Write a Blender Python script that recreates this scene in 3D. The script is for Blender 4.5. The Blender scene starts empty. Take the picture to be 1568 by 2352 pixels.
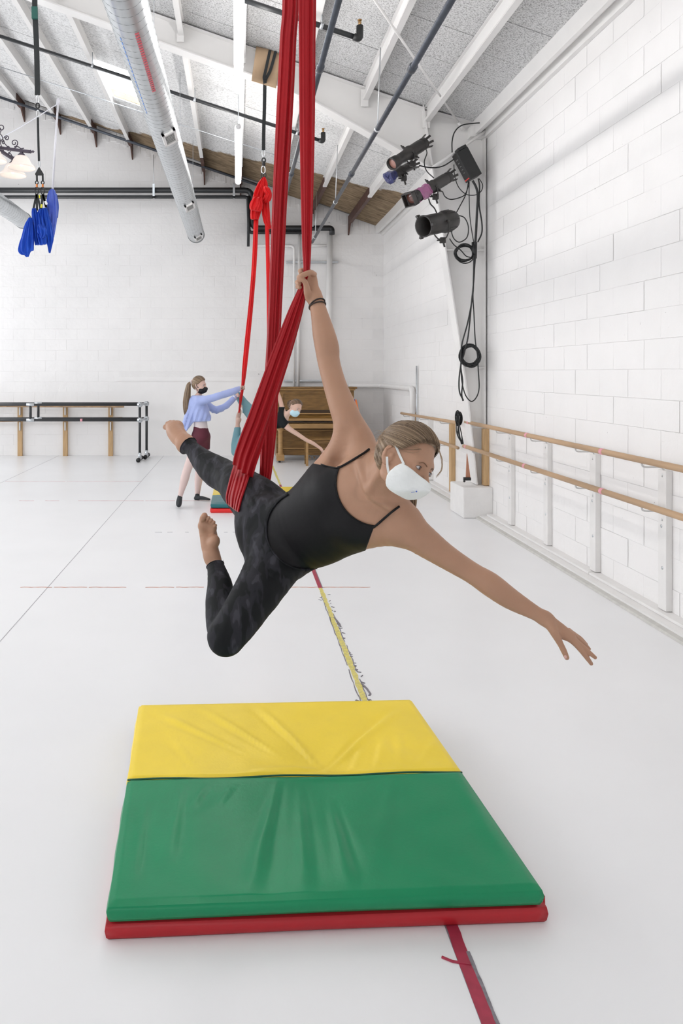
import bpy, bmesh, math, random
import numpy as np
from mathutils import Vector, Matrix, noise as mnoise
random.seed(7); np.random.seed(7)
SC = bpy.context.scene
COL = SC.collection
PI = math.pi
# ---------------------------------------------------------------- camera, world, light, exposure
FPX, CX, CY, EYE = 1664.0, 545.0, 855.0, 1.6       # focal length in px of a 1568x2352 frame, foot point, eye height
cam = bpy.data.cameras.new('camera'); camo = bpy.data.objects.new('camera', cam); COL.objects.link(camo)
camo.location = (0, 0, EYE); camo.rotation_euler = (PI/2, 0, 0)
cam.sensor_fit = 'VERTICAL'; cam.sensor_height = 36; cam.sensor_width = 24
cam.lens = FPX/2352*36
cam.shift_x = (784-CX)/2352; cam.shift_y = (CY-1176)/2352
cam.clip_end = 100
SC.camera = camo
vs = SC.view_settings
vs.view_transform = 'Standard'; vs.look = 'None'; vs.exposure = 0.04; vs.gamma = 1; vs.use_curve_mapping = False
SC.cycles.use_denoising = True
SC.cycles.max_bounces = 8; SC.cycles.diffuse_bounces = 5; SC.cycles.caustics_reflective = False; SC.cycles.caustics_refractive = False
W = bpy.data.worlds.new('world'); SC.world = W; W.use_nodes = True
W.node_tree.nodes['Background'].inputs[0].default_value = (0.93, 0.96, 1.0, 1); W.node_tree.nodes['Background'].inputs[1].default_value = .8
def area(name, loc, rot, sx, sy, power, color):
    l = bpy.data.lights.new(name, 'AREA'); l.shape = 'RECTANGLE'; l.size = sx; l.size_y = sy; l.energy = power; l.color = color
    o = bpy.data.objects.new(name, l); COL.objects.link(o); o.location = loc; o.rotation_euler = rot
    return o
# daylight in through the windows of the left wall and of the wall behind the camera
for i, y in enumerate((-0.5, 3.6, 7.7, 11.8)):
    area('window_daylight', (-7.72, y, 2.9), (0, -PI/2, 0), 3.2, 3.4, (50, 88, 112, 125)[i], (0.97, 0.98, 1.0))
for i, x in enumerate((-5.2, -1.2)):
    area('window_daylight', (x, -3.86, 2.4), (PI/2, 0, 0), 3.0, 2.6, 30, (0.98, 0.985, 1.0))
# ---------------------------------------------------------------- helpers
def P(px, py, Y): return Vector(((px-CX)/FPX*Y, Y, EYE+(CY-py)/FPX*Y))
def ground(px, py, z=0.0):
    Y = (EYE-z)*FPX/(py-CY); return Vector(((px-CX)/FPX*Y, Y, z))
def V(*a): return Vector(a)
def crom(pts, sub=6):
    """Catmull-Rom through points (tuples of any length)."""
    A = np.array([tuple(p) for p in pts], float)
    if len(A) < 3: return [tuple(p) for p in A]
    A = np.vstack([2*A[0]-A[1], A, 2*A[-1]-A[-2]]); out = []
    for i in range(1, len(A)-2):
        for j in range(sub):
            t = j/sub; t2 = t*t; t3 = t2*t
            out.append(tuple(.5*((2*A[i]) + (-A[i-1]+A[i+1])*t + (2*A[i-1]-5*A[i]+4*A[i+1]-A[i+2])*t2 + (-A[i-1]+3*A[i]-3*A[i+1]+A[i+2])*t3)))
    out.append(tuple(A[-2])); return out
class MB:
    """collects shapes; build() links them as ONE mesh object"""
    def __init__(s): s.v = []; s.f = []; s.m = []; s.sm = []
    def add(s, vs, fs, mi=0, smooth=False):
        o = len(s.v); s.v += [tuple(v) for v in vs]
        for f in fs: s.f.append(tuple(i+o for i in f)); s.m.append(mi); s.sm.append(smooth)
        return s
    def box(s, lo, hi, mi=0, M=None, b=0):
        x0, y0, z0 = lo; x1, y1, z1 = hi
        if b > 0:
            bm = bmesh.new(); bmesh.ops.create_cube(bm, size=1)
            for v in bm.verts: v.co = Vector(((x0+x1)/2+v.co.x*(x1-x0), (y0+y1)/2+v.co.y*(y1-y0), (z0+z1)/2+v.co.z*(z1-z0)))
            bmesh.ops.bevel(bm, geom=bm.edges[:], offset=b, segments=2, affect='EDGES', profile=.5)
            vs = [v.co.copy() for v in bm.verts]; bm.verts.index_update()
            fs = [[v.index for v in f.verts] for f in bm.faces]; bm.free()
        else:
            vs = [Vector(c) for c in ((x0,y0,z0),(x1,y0,z0),(x1,y1,z0),(x0,y1,z0),(x0,y0,z1),(x1,y0,z1),(x1,y1,z1),(x0,y1,z1))]
            fs = [(0,3,2,1),(4,5,6,7),(0,1,5,4),(1,2,6,5),(2,3,7,6),(3,0,4,7)]
        if M is not None: vs = [M@v for v in vs]
        return s.add(vs, fs, mi)
    def beam(s, a, b, w, h, up=(0,0,1), mi=0):
        """rectangular bar from a to b, w across, h along up"""
        a = Vector(a); b = Vector(b); d = (b-a).normalized(); u = Vector(up); x = d.cross(u).normalized(); u = x.cross(d).normalized()
        vs = []
        for p in (a, b):
            for sx, su in ((-1,-1),(1,-1),(1,1),(-1,1)): vs.append(p+x*sx*w/2+u*su*h/2)
        return s.add(vs, [(3,2,1,0),(4,5,6,7),(0,1,5,4),(1,2,6,5),(2,3,7,6),(3,0,4,7)], mi)
    def tube(s, pts, r, n=10, mi=0, closed=False, cap=True):
        pts = [Vector(p[:3]) for p in pts]; N = len(pts)
        rs = r if isinstance(r, (list, tuple)) else [r]*N
        T = []
        for i in range(N):
            a = pts[i-1] if (i > 0 or closed) else pts[i]; b = pts[(i+1) % N] if (i < N-1 or closed) else pts[i]
            t = b-a; T.append(t.normalized() if t.length > 1e-9 else Vector((0,0,1)))
        u = T[0].orthogonal().normalized(); vs = []
        for i in range(N):
            u = (u - T[i]*u.dot(T[i]));
            u = u.normalized() if u.length > 1e-6 else T[i].orthogonal().normalized()
            w = T[i].cross(u)
            for k in range(n):
                a = 2*PI*k/n; vs.append(pts[i]+(u*math.cos(a)+w*math.sin(a))*rs[i])
        fs = []
        for i in range(N if closed else N-1):
            j = (i+1) % N
            for k in range(n): fs.append((i*n+k, i*n+(k+1) % n, j*n+(k+1) % n, j*n+k))
        if cap and not closed: fs.append(tuple(range(n-1, -1, -1))); fs.append(tuple(range((N-1)*n, N*n)))
        return s.add(vs, fs, mi, True)
    def cyl(s, a, b, r, n=16, mi=0, r2=None): return s.tube([a, b], [r, r if r2 is None else r2], n, mi)
    def lathe(s, prof, n=24, M=None, mi=0, capb=False, capt=False):
        vs = []
        for r, z in prof:
            for k in range(n):
                a = 2*PI*k/n; p = Vector((r*math.cos(a), r*math.sin(a), z)); vs.append(M@p if M is not None else p)
        fs = []
        for i in range(len(prof)-1):
            for k in range(n): fs.append((i*n+k, i*n+(k+1) % n, (i+1)*n+(k+1) % n, (i+1)*n+k))
        if capb: fs.append(tuple(range(n-1, -1, -1)))
        if capt: fs.append(tuple(range((len(prof)-1)*n, len(prof)*n)))
        return s.add(vs, fs, mi, True)
    def sphere(s, c, r, n=12, mi=0):
        c = Vector(c); rr = Vector((r,r,r)) if not hasattr(r, '__len__') else Vector(r)
        M = Matrix.Translation(c) @ Matrix.Diagonal((*rr, 1))
        return s.lathe([(max(1e-4, math.sin(PI*i/n)), -math.cos(PI*i/n)) for i in range(n+1)], 2*n, M, mi)
    def prism(s, poly, y0, y1, mi=0):
        """poly in (x,z), extruded along y"""
        n = len(poly); vs = [(x, y0, z) for x, z in poly]+[(x, y1, z) for x, z in poly]
        fs = [tuple(range(n)), tuple(range(2*n-1, n-1, -1))]+[(i, i+n, (i+1) % n+n, (i+1) % n) for i in range(n)]
        return s.add(vs, fs, mi)
    def mesh(s, name, mats, origin=(0,0,0)):
        me = bpy.data.meshes.new(name); O = Vector(origin)
        me.from_pydata([Vector(v)-O for v in s.v], [], s.f)
        for m in (mats if isinstance(mats, (list, tuple)) else [mats]): me.materials.append(m)
        me.polygons.foreach_set('material_index', s.m); me.polygons.foreach_set('use_smooth', s.sm); me.update()
        return me
    def build(s, name, mats, parent=None, origin=None, fix=True):
        if parent is not None: origin = wpos(parent)
        elif origin is None:
            a = np.array(s.v); lo = a.min(0); hi = a.max(0); origin = ((lo[0]+hi[0])/2, (lo[1]+hi[1])/2, lo[2])
        me = s.mesh(name, mats, origin)
        if fix:
            bm = bmesh.new(); bm.from_mesh(me); bmesh.ops.recalc_face_normals(bm, faces=bm.faces[:]); bm.to_mesh(me); bm.free()
        o = bpy.data.objects.new(name, me); COL.objects.link(o)
        if parent is not None: o.parent = parent
        else: o.location = origin
        o['_o'] = tuple(origin)
        return o
def wpos(o):
    return Vector(o['_o']) if '_o' in o else Vector(o.location)
def tag(o, label=None, cat=None, group=None, kind=None):
    if label: o['label'] = label
    if cat: o['category'] = cat
    if group: o['group'] = group
    if kind: o['kind'] = kind
    return o
def thing(name, label, cat, loc=(0,0,0), group=None):
    o = bpy.data.objects.new(name, None); COL.objects.link(o); o.location = loc; o.empty_display_size = .1
    o['_o'] = tuple(loc)
    return tag(o, label, cat, group)
def inst(name, me, loc, parent=None, rot=None, scale=None):
    o = bpy.data.objects.new(name, me); COL.objects.link(o)
    if parent is not None:
        o.parent = parent; o.location = Vector(loc)-wpos(parent)
    else: o.location = loc
    if rot is not None: o.rotation_euler = rot
    if scale is not None: o.scale = scale
    return o
# ---- materials
def mat(name, col, rough=.5, metal=0., bump=0., bscale=40., var=0., vscale=8., spec=.5, sheen=0., emit=None, estr=0., sss=0., stretch=None, dark=None, detail=4, trans=0., alpha=1., coat=0., world=False, var2=None):
    m = bpy.data.materials.new(name); m.use_nodes = True; nt = m.node_tree; N = nt.nodes; L = nt.links
    b = N['Principled BSDF']; c = (*col, 1)
    b.inputs['Base Color'].default_value = c; b.inputs['Roughness'].default_value = rough; b.inputs['Metallic'].default_value = metal
    b.inputs['Specular IOR Level'].default_value = spec
    if sheen: b.inputs['Sheen Weight'].default_value = sheen; b.inputs['Sheen Roughness'].default_value = .4
    if coat: b.inputs['Coat Weight'].default_value = coat; b.inputs['Coat Roughness'].default_value = .2
    if sss: b.inputs['Subsurface Weight'].default_value = sss; b.inputs['Subsurface Radius'].default_value = (.03, .012, .006); b.inputs['Subsurface Scale'].default_value = .4
    if trans: b.inputs['Transmission Weight'].default_value = trans
    if alpha < 1: b.inputs['Alpha'].default_value = alpha
    if emit: b.inputs['Emission Color'].default_value = (*emit, 1); b.inputs['Emission Strength'].default_value = estr
    if bump or var or dark:
        if world: g = N.new('ShaderNodeNewGeometry'); vec = g.outputs['Position']
        else: g = N.new('ShaderNodeTexCoord'); vec = g.outputs['Object']
        if stretch:
            mp = N.new('ShaderNodeMapping'); mp.inputs['Scale'].default_value = stretch; L.new(vec, mp.inputs['Vector']); vec = mp.outputs['Vector']
    colout = None
    if var:
        n = N.new('ShaderNodeTexNoise'); n.inputs['Scale'].default_value = vscale; n.inputs['Detail'].default_value = detail; L.new(vec, n.inputs['Vector'])
        r = N.new('ShaderNodeValToRGB'); r.color_ramp.elements[0].position = .3; r.color_ramp.elements[1].position = .7
        lo = tuple(x*(1-var) for x in col) if var2 is None else var2
        r.color_ramp.elements[0].color = (*lo, 1); r.color_ramp.elements[1].color = c
        L.new(n.outputs['Fac'], r.inputs['Fac']); colout = r.outputs['Color']
    if dark:   # (colour, scale, threshold, softness): sparse specks
        dc, ds, dt, dw = dark
        n = N.new('ShaderNodeTexNoise'); n.inputs['Scale'].default_value = ds; n.inputs['Detail'].default_value = 6; n.inputs['Roughness'].default_value = .7; L.new(vec, n.inputs['Vector'])
        r = N.new('ShaderNodeMapRange'); r.inputs['From Min'].default_value = dt; r.inputs['From Max'].default_value = dt+dw; L.new(n.outputs['Fac'], r.inputs['Value'])
        mx = N.new('ShaderNodeMix'); mx.data_type = 'RGBA'; L.new(r.outputs['Result'], mx.inputs['Factor'])
        if colout is not None: L.new(colout, mx.inputs[6])
        else: mx.inputs[6].default_value = c
        mx.inputs[7].default_value = (*dc, 1); colout = mx.outputs[2]
    if colout is not None: L.new(colout, b.inputs['Base Color'])
    if bump:
        n = N.new('ShaderNodeTexNoise'); n.inputs['Scale'].default_value = bscale; n.inputs['Detail'].default_value = 5; L.new(vec, n.inputs['Vector'])
        bp = N.new('ShaderNodeBump'); bp.inputs['Strength'].default_value = bump; bp.inputs['Distance'].default_value = .01
        L.new(n.outputs['Fac'], bp.inputs['Height']); L.new(bp.outputs['Normal'], b.inputs['Normal'])
    return m
M = {}
M['paint'] = mat('white wall paint', (.87,.86,.855), .55, bump=.45, bscale=16, var=.03, vscale=3, dark=((.34,.33,.34), 24, .70, .03), world=True)
M['paint_plain'] = mat('white paint plain', (.87,.86,.855), .5, bump=.1, bscale=30, var=.03, vscale=3, world=True)
M['mortar'] = mat('painted joint', (.85,.84,.835), .7, bump=.3, bscale=60, var=.04, vscale=6, dark=((.14,.13,.13), 5, .66, .05), world=True)
M['steel_paint'] = mat('painted steel', (.84,.83,.82), .4, var=.05, vscale=3, world=True)
M['white_trim'] = mat('white trim paint', (.82,.81,.80), .4, var=.05, vscale=9, dark=((.35,.3,.26), 20, .72, .03), world=True)
M['floor'] = mat('white vinyl dance floor', (.86,.865,.88), .32, bump=.03, bscale=6, var=.035, vscale=1.3, spec=.35, dark=((.4,.42,.45), 14, .765, .02), world=True)
M['black_pipe'] = mat('black pipe', (.025,.027,.03), .35, spec=.5)
M['grey_pipe'] = mat('dark grey steel pipe', (.085,.095,.115), .38, metal=.6, var=.3, vscale=12)
M['galv'] = mat('galvanised steel', (.62,.65,.68), .32, metal=.85, var=.12, vscale=14)
M['black_metal'] = mat('black metal', (.018,.019,.02), .45, spec=.5, var=.3, vscale=30)
M['black_rubber'] = mat('black cable rubber', (.012,.013,.014), .45)
M['wood_barre'] = mat('barre wood', (.56,.37,.22), .5, var=.35, vscale=14, stretch=(1,.08,1), world=True, bump=.15, bscale=60)
M['wood_tan'] = mat('raw pine', (.62,.41,.21), .6, var=.22, vscale=10, stretch=(6,6,.6), world=True)
M['brown_steel'] = mat('red oxide steel', (.10,.045,.032), .6, var=.4, vscale=8, world=True)
M['pink_tape'] = mat('pink tape', (.80,.36,.42), .6)
def axisM(a, b):
    a = Vector(a); b = Vector(b); z = (b-a).normalized(); x = z.orthogonal().normalized(); up = V(0,0,1); x = up.cross(z).normalized(); y = z.cross(x)
    return Matrix(((x.x, y.x, z.x, a.x), (x.y, y.y, z.y, a.y), (x.z, y.z, z.z, a.z), (0,0,0,1)))
# ---------------------------------------------------------------- room shell
XR, XL, YB, YF = 2.8, -7.6, 13.9, -3.6
SL, ZE = .35, 4.35                       # roof slope and eave height at the right wall
def roof(x): return ZE+SL*(XR-x)
mb = MB(); mb.box((XL-.3, YF-.3, -.15), (XR+.3, YB+.3, 0)); floor = mb.build('floor', M['floor'], origin=(0,0,0)); tag(floor, kind='structure')
# wall blocks: front face proud of a recessed joint
def block_mesh(name, w, h, j=.0011, d=.0014, b=.0022, seed=0):
    rnd = random.Random(seed); x = w/2-j; z = h/2-j; vs = []
    for yy, ins in ((d, 0), (0, b)):
        for sx, sz in ((-1,-1),(1,-1),(1,1),(-1,1)):
            q = rnd.uniform(-.0012, .0012)
            vs.append((sx*(x-ins), yy+(q if yy == 0 else 0), sz*(z-ins)))
    mb = MB(); mb.add(vs, [(4,5,6,7),(0,1,5,4),(1,2,6,5),(2,3,7,6),(3,0,4,7)])
    return mb.mesh(name, M['paint'])
BW, BH = .405, .2025
bl = [block_mesh('block', BW, BH, seed=i) for i in range(5)]
bh = [block_mesh('block', BW/2, BH, seed=i+9) for i in range(2)]
# back wall
def wallpoly(name, poly, y0, y1, m):
    mb = MB(); mb.prism(poly, y0, y1); o = mb.build(name, m, origin=(0, y0, 0)); return tag(o, kind='structure')
wb = wallpoly('wall_back', [(XL, 0), (XR+.2, 0), (XR+.2, roof(XR+.2)+.1), (XL, roof(XL)+.1)], YB+.0002, YB+.3, M['mortar'])
RX0, RX1, RZ = -2.26, .80, 1.49           # bricked up opening, smooth plaster set back
rest = MB(); cells = []
def clipz(xc, w, z0, top):  # top of the sloping wall
    return z0+BH <= top
for r in range(0, 40):
    z0 = r*BH; off = (r % 2)*BW/2
    for c in range(-20, 9):
        x0 = XR-.02-(c+8)*BW-off+BW if False else XR-(c+20)*BW*1.0-off
        if x0-BW < -5.6 or x0 > XR+.01: continue
        xc = x0-BW/2
        if z0+BH > roof(xc+BW/2)-.03: continue
        if RX0 < xc < RX1 and z0 < RZ-.05: continue
        cells.append((xc, z0+BH/2))
cells = [(x, z) for x, z in cells if x-BW/2 > -5.6]
cells.sort(key=lambda p: -(1 if -4.7 < p[0] and p[1] < 6.0 else 0)*1000 + abs(p[0]+1.0) + abs(p[1]-2.4))
def dump_block(me, loc, rot):
    R = Matrix.Translation(loc) @ Matrix.Rotation(rot, 4, 'Z')
    vs = [R@v.co for v in me.vertices]; rest.add(vs, [tuple(p.vertices) for p in me.polygons])
for i, (x, z) in enumerate(cells):
    me = bl[i*7 % 5]
    if i < 290: inst('block', me, (x, YB-.002+random.uniform(-.0008,.0008), z), wb)
    else: dump_block(me, Vector((x, YB-.002, z)), 0)
if rest.v: tag(rest.build('block', M['paint'], wb), kind='stuff')
mb = MB(); mb.box((RX0, YB-.0035, 0), (RX1, YB+.02, RZ-.06)); mb.build('plaster_infill', M['paint_plain'], wb)
mb = MB(); mb.box((RX0-.05, YB-.018, RZ-.06), (RX1+.05, YB+.01, RZ+.02)); mb.build('lintel', M['paint_plain'], wb)
# right wall
mb = MB(); mb.box((XR+.0006, YF, 0), (XR+.3, YB+.3, ZE+.05)); wr = tag(mb.build('wall_right', M['mortar'], origin=(XR, 0, 0)), kind='structure')
rest = MB(); cells = []
for r in range(0, 22):
    z0 = r*BH; off = (r % 2)*BW/2
    for c in range(0, 45):
        y0 = YB-c*BW-off
        if y0-BW < YF: continue
        if z0+BH > ZE-.05: continue
        cells.append((y0-BW/2, z0+BH/2))
cells.sort(key=lambda p: (0 if p[0] > 4.4 else 100)+p[0])
for i, (y, z) in enumerate(cells):
    me = bl[(i*11) % 5]
    if i < 295: inst('block', me, (XR-.002+random.uniform(-.0015, .0015), y, z), wr, rot=(0,0,-PI/2))
    else: dump_block(me, Vector((XR-.002, y, z)), -PI/2)
tag(rest.build('block', M['paint'], wr, fix=False), kind='stuff')
# left wall with windows, wall behind the camera with windows
mb = MB(); ZT = roof(XL)+.1
mb.box((XL-.3, YF, 0), (XL, YB+.3, 1.1)); mb.box((XL-.3, YF, 4.7), (XL, YB+.3, ZT))
for y0, y1 in ((YF, -2.3), (1.3, 1.8), (5.4, 5.9), (9.5, 10.0), (13.6, YB+.3)): mb.box((XL-.3, y0, 1.1), (XL, y1, 4.7))
tag(mb.build('wall_left', M['paint_plain'], origin=(XL,0,0)), kind='structure')
mb = MB()
mb.box((XL, YF-.3, 0), (XR+.3, YF, 1.0)); mb.box((XL, YF-.3, 3.8), (XR+.3, YF, ZT))
for x0, x1 in ((XL, -6.8), (-3.6, -2.8), (.4, XR+.3)): mb.box((x0, YF-.3, 1.0), (x1, YF, 3.8))
tag(mb.build('wall_front', M['paint_plain'], origin=(0,YF,0)), kind='structure')
# ceiling: fibre boards between purlins, unpainted towards the back wall
def ceiling_mat():
    m = bpy.data.materials.new('wood fibre board'); m.use_nodes = True; nt = m.node_tree; N = nt.nodes; L = nt.links; b = N['Principled BSDF']
    g = N.new('ShaderNodeNewGeometry'); pos = g.outputs['Position']
    def noise(scale, detail=4, stretch=None, rough=.6):
        n = N.new('ShaderNodeTexNoise'); n.inputs['Scale'].default_value = scale; n.inputs['Detail'].default_value = detail; n.inputs['Roughness'].default_value = rough
        v = pos
        if stretch: mp = N.new('ShaderNodeMapping'); mp.inputs['Scale'].default_value = stretch; L.new(pos, mp.inputs['Vector']); v = mp.outputs['Vector']
        L.new(v, n.inputs['Vector']); return n.outputs['Fac']
    def ramp(fac, stops):
        r = N.new('ShaderNodeValToRGB'); e = r.color_ramp.elements
        while len(e) < len(stops): e.new(.5)
        for i, (p, c) in enumerate(stops): e[i].position = p; e[i].color = (*c, 1)
        L.new(fac, r.inputs['Fac']); return r.outputs['Color']
    white = ramp(noise(75, 3, (1, 1, 1), .75), [(.33, (.22,.22,.22)), (.44, (.50,.50,.50)), (.55, (.72,.72,.72))])
    white2 = ramp(noise(34, 5, None, .8), [(.40, (.50,.50,.50)), (.5, (.74,.74,.74)), (.6, (.80,.80,.80))])
    # the boards near the camera side are less thickly painted
    sy = N.new('ShaderNodeSeparateXYZ'); L.new(pos, sy.inputs[0])
    fr = N.new('ShaderNodeMapRange'); fr.inputs['From Min'].default_value = 8.2; fr.inputs['From Max'].default_value = 8.25; L.new(sy.outputs['Y'], fr.inputs['Value'])
    mx = N.new('ShaderNodeMix'); mx.data_type = 'RGBA'; L.new(fr.outputs[0], mx.inputs['Factor']); L.new(white, mx.inputs[6]); L.new(white2, mx.inputs[7])
    brown = ramp(noise(5, 5, (1, 2.5, 1)), [(.3, (.16,.115,.075)), (.55, (.29,.215,.14)), (.75, (.40,.31,.20))])
    # edge of the paint: y > a - b*x + ragged noise
    ma = N.new('ShaderNodeMath'); ma.operation = 'MULTIPLY'; ma.inputs[1].default_value = .40; L.new(sy.outputs['X'], ma.inputs[0])
    mb_ = N.new('ShaderNodeMath'); mb_.operation = 'ADD'; L.new(sy.outputs['Y'], mb_.inputs[0]); L.new(ma.outputs[0], mb_.inputs[1])
    mc = N.new('ShaderNodeMath'); mc.operation = 'MULTIPLY_ADD'; L.new(noise(2.2), mc.inputs[0]); mc.inputs[1].default_value = .7; L.new(mb_.outputs[0], mc.inputs[2])
    er = N.new('ShaderNodeMapRange'); er.inputs['From Min'].default_value = 12.80; er.inputs['From Max'].default_value = 12.86; L.new(mc.outputs[0], er.inputs['Value'])
    m2 = N.new('ShaderNodeMix'); m2.data_type = 'RGBA'; L.new(er.outputs[0], m2.inputs['Factor']); L.new(mx.outputs[2], m2.inputs[6]); L.new(brown, m2.inputs[7])
    L.new(m2.outputs[2], b.inputs['Base Color']); b.inputs['Roughness'].default_value = .9; b.inputs['Specular IOR Level'].default_value = .1
    bp = N.new('ShaderNodeBump'); bp.inputs['Strength'].default_value = .5; bp.inputs['Distance'].default_value = .01; L.new(noise(60, 4), bp.inputs['Height']); L.new(bp.outputs['Normal'], b.inputs['Normal'])
    return m
M['board'] = ceiling_mat()
M['board_gap'] = mat('dark gap', (.16,.15,.14), .9)
ang = math.atan(SL); ca = math.cos(ang)
mb = MB(); mb.prism([(XL-.3, roof(XL-.3)+.05), (XR+.3, roof(XR+.3)+.05), (XR+.3, roof(XR+.3)+.2), (XL-.3, roof(XL-.3)+.2)], YF-.3, YB+.3)
ce = tag(mb.build('ceiling', M['board_gap'], origin=(0,0,0)), kind='structure')
# leave the skylight shaft open: cut the slab into pieces instead of one prism
bpy.data.objects.remove(ce)
SKX0, SKX1, SKY0, SKY1 = -2.04, -1.38, 10.25, 11.65
mb = MB()
def slab(x0, x1, y0, y1): mb.prism([(x0, roof(x0)+.05), (x1, roof(x1)+.05), (x1, roof(x1)+.2), (x0, roof(x0)+.2)], y0, y1)
SA, SB = SKY0, SKY1
slab(XL-.3, XR+.3, YF-.3, SA); slab(XL-.3, XR+.3, SB, YB+.3); slab(XL-.3, SKX0, SA, SB); slab(SKX1, XR+.3, SA, SB)
ce = tag(mb.build('ceiling', M['board_gap'], origin=(0,0,0)), kind='structure')
PX = [2.13-.69*i for i in range(14)]
PD = .6
def board(w, l):
    mb = MB(); mb.box((-w/2/ca, -l/2, 0), (w/2/ca, l/2, .045), b=0); mb2 = MB(); mb2.v = mb.v; mb2.f = mb.f; mb2.m = mb.m; mb2.sm = mb.sm
    return mb2.mesh('ceiling_board', M['board'])
bd = board(.69-.004, PD-.008)
xs = [PX[0]+.69]+PX
rest = MB(); cand = []
for i, x in enumerate(xs):
    xc = x-.345
    for k in range(30):
        yc = YB-.03-PD/2-k*PD-(.22 if i % 2 else 0)
        if yc < YF: continue
        if SKX0-.1 < xc < SKX1+.1 and SKY0-.25 < yc < SKY1+.25: continue
        cand.append((xc, yc))
cand.sort(key=lambda p: 0 if (p[1] > 4.6 and p[0] > -4.6) else 1)
n = 0
for xc, yc in cand:
    if xc+.345 > XR+.2: continue
    R = Matrix.Translation((xc, yc, roof(xc)+random.uniform(-.003, .003))) @ Matrix.Rotation(ang, 4, 'Y')
    if n < 260 and yc > 4.4 and xc > -5:
        o = inst('ceiling_board', bd, (0,0,0), ce); o.matrix_local = R; n += 1
    else: rest.add([R@v.co for v in bd.vertices], [tuple(p.vertices) for p in bd.polygons])
tag(rest.build('ceiling_board', M['board'], ce, fix=False), kind='stuff')
# purlins: channels, painted up to the raw strip; red oxide ends
FY = 8.2
def purlin(x, y0, y1, m, h=.165):
    mb = MB(); z = roof(x); w = .06
    mb.box((x-.004, y0, z-h), (x+.004, y1, z-.0)); mb.box((x-w/2, y0, z-h-.008), (x+w/2, y1, z-h)); mb.box((x-w/2, y0, z-.012), (x+w/2, y1, z-.004))
    mb.box((x-w/2-.003, y0, z-h), (x-w/2+.003, y1, z-h+.02))
    return mb.build('purlin', m, ce)
for x in PX:
    end = min(13.35, 12.42-.40*x+.1)
    purlin(x, YF, FY-.06, M['steel_paint']); purlin(x, FY+.06, end, M['steel_paint'])
    mb = MB(); z = roof(x)
    mb.prism([(x-.012, z), (x+.012, z), (x+.012, z-.17), (x-.012, z-.17)], end, YB-.25)
    n0 = len(mb.v); mb.v = [(a, b, c) for a, b, c in mb.v]
    mb.add([(x-.03, end, z-.175), (x+.03, end, z-.175), (x+.03, YB-.25, z-.175), (x-.03, YB-.25, z-.175), (x-.012, YB, z-.36), (x+.012, YB, z-.36), (x-.012, YB-.25, z-.17), (x+.012, YB-.25, z-.17), (x-.012, YB, z), (x+.012, YB, z), (x-.012, YB-.25, z), (x+.012, YB-.25, z)],
           [(0,1,2,3), (6,7,5,4), (8,10,6,4), (9,5,7,11)])
    mb.build('purlin_end', M['brown_steel'], ce)
# skylight: shaft and lit pane
mb = MB(); zt = .14
for (x0, x1, y0, y1) in ((SKX0-.02, SKX0, SKY0, SKY1), (SKX1, SKX1+.02, SKY0, SKY1)):
    mb.prism([(x0, roof(x0)), (x1, roof(x1)), (x1, roof(x1)+zt), (x0, roof(x0)+zt)], y0, y1)
for y0, y1 in ((SKY0-.02, SKY0), (SKY1, SKY1+.02)):
    mb.prism([(SKX0, roof(SKX0)), (SKX1, roof(SKX1)), (SKX1, roof(SKX1)+zt), (SKX0, roof(SKX0)+zt)], y0, y1)
sk = tag(mb.build('window_1', M['white_trim'], origin=((SKX0+SKX1)/2, (SKY0+SKY1)/2, roof(-1.7))), kind='structure')
M['sky_pane'] = mat('daylit skylight pane', (.9,.95,1), .4, emit=(.92,.97,1), estr=6)
mb = MB(); mb.prism([(SKX0, roof(SKX0)+zt-.02), (SKX1, roof(SKX1)+zt-.02), (SKX1, roof(SKX1)+zt), (SKX0, roof(SKX0)+zt)], SKY0, SKY1); mb.build('pane', M['sky_pane'], sk)
for y0, y1 in ((SKY0-.56, SKY0+.01), (SKY1-.01, SKY1+.56)):
    mb = MB(); mb.prism([(SKX0-.03, roof(SKX0-.03)-.004), (SKX1+.03, roof(SKX1+.03)-.004), (SKX1+.03, roof(SKX1+.03)+.05), (SKX0-.03, roof(SKX0-.03)+.05)], y0, y1); mb.build('ceiling_patch', M['board'], ce)
M['raw_wood'] = mat('raw skylight curb', (.55,.38,.22), .6, var=.2)
mb = MB(); mb.prism([(SKX0, roof(SKX0)+.02), (SKX1, roof(SKX1)+.02), (SKX1, roof(SKX1)+.11), (SKX0, roof(SKX0)+.11)], SKY1-.02, SKY1-.002); mb.build('curb', M['raw_wood'], sk)
# edge channel along the right wall
mb = MB(); mb.prism([(XR-.16, ZE+.06), (XR-.145, ZE-.09), (XR-.10, ZE-.09), (XR-.09, ZE-.05), (XR-.05, ZE-.05), (XR-.045, ZE-.13), (XR, ZE-.13), (XR, ZE+.06)], YF, YB); tag(mb.build('trim_1', M['steel_paint'], origin=(XR,0,ZE)), kind='structure')
# ragged mortar along the top of the back wall
mb = MB(); rnd = random.Random(3); x = -5.5
while x < XR-.1:
    w = rnd.uniform(.03, .11); h = rnd.uniform(.08, .21); z1 = roof(x)-.0
    mb.box((x, YB-.008-rnd.random()*.012, z1-h-SL*w), (x+w*.95, YB+.01, z1)); x += w
tag(mb.build('mortar_chunk', M['mortar'], wb, fix=False), kind='stuff')
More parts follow.
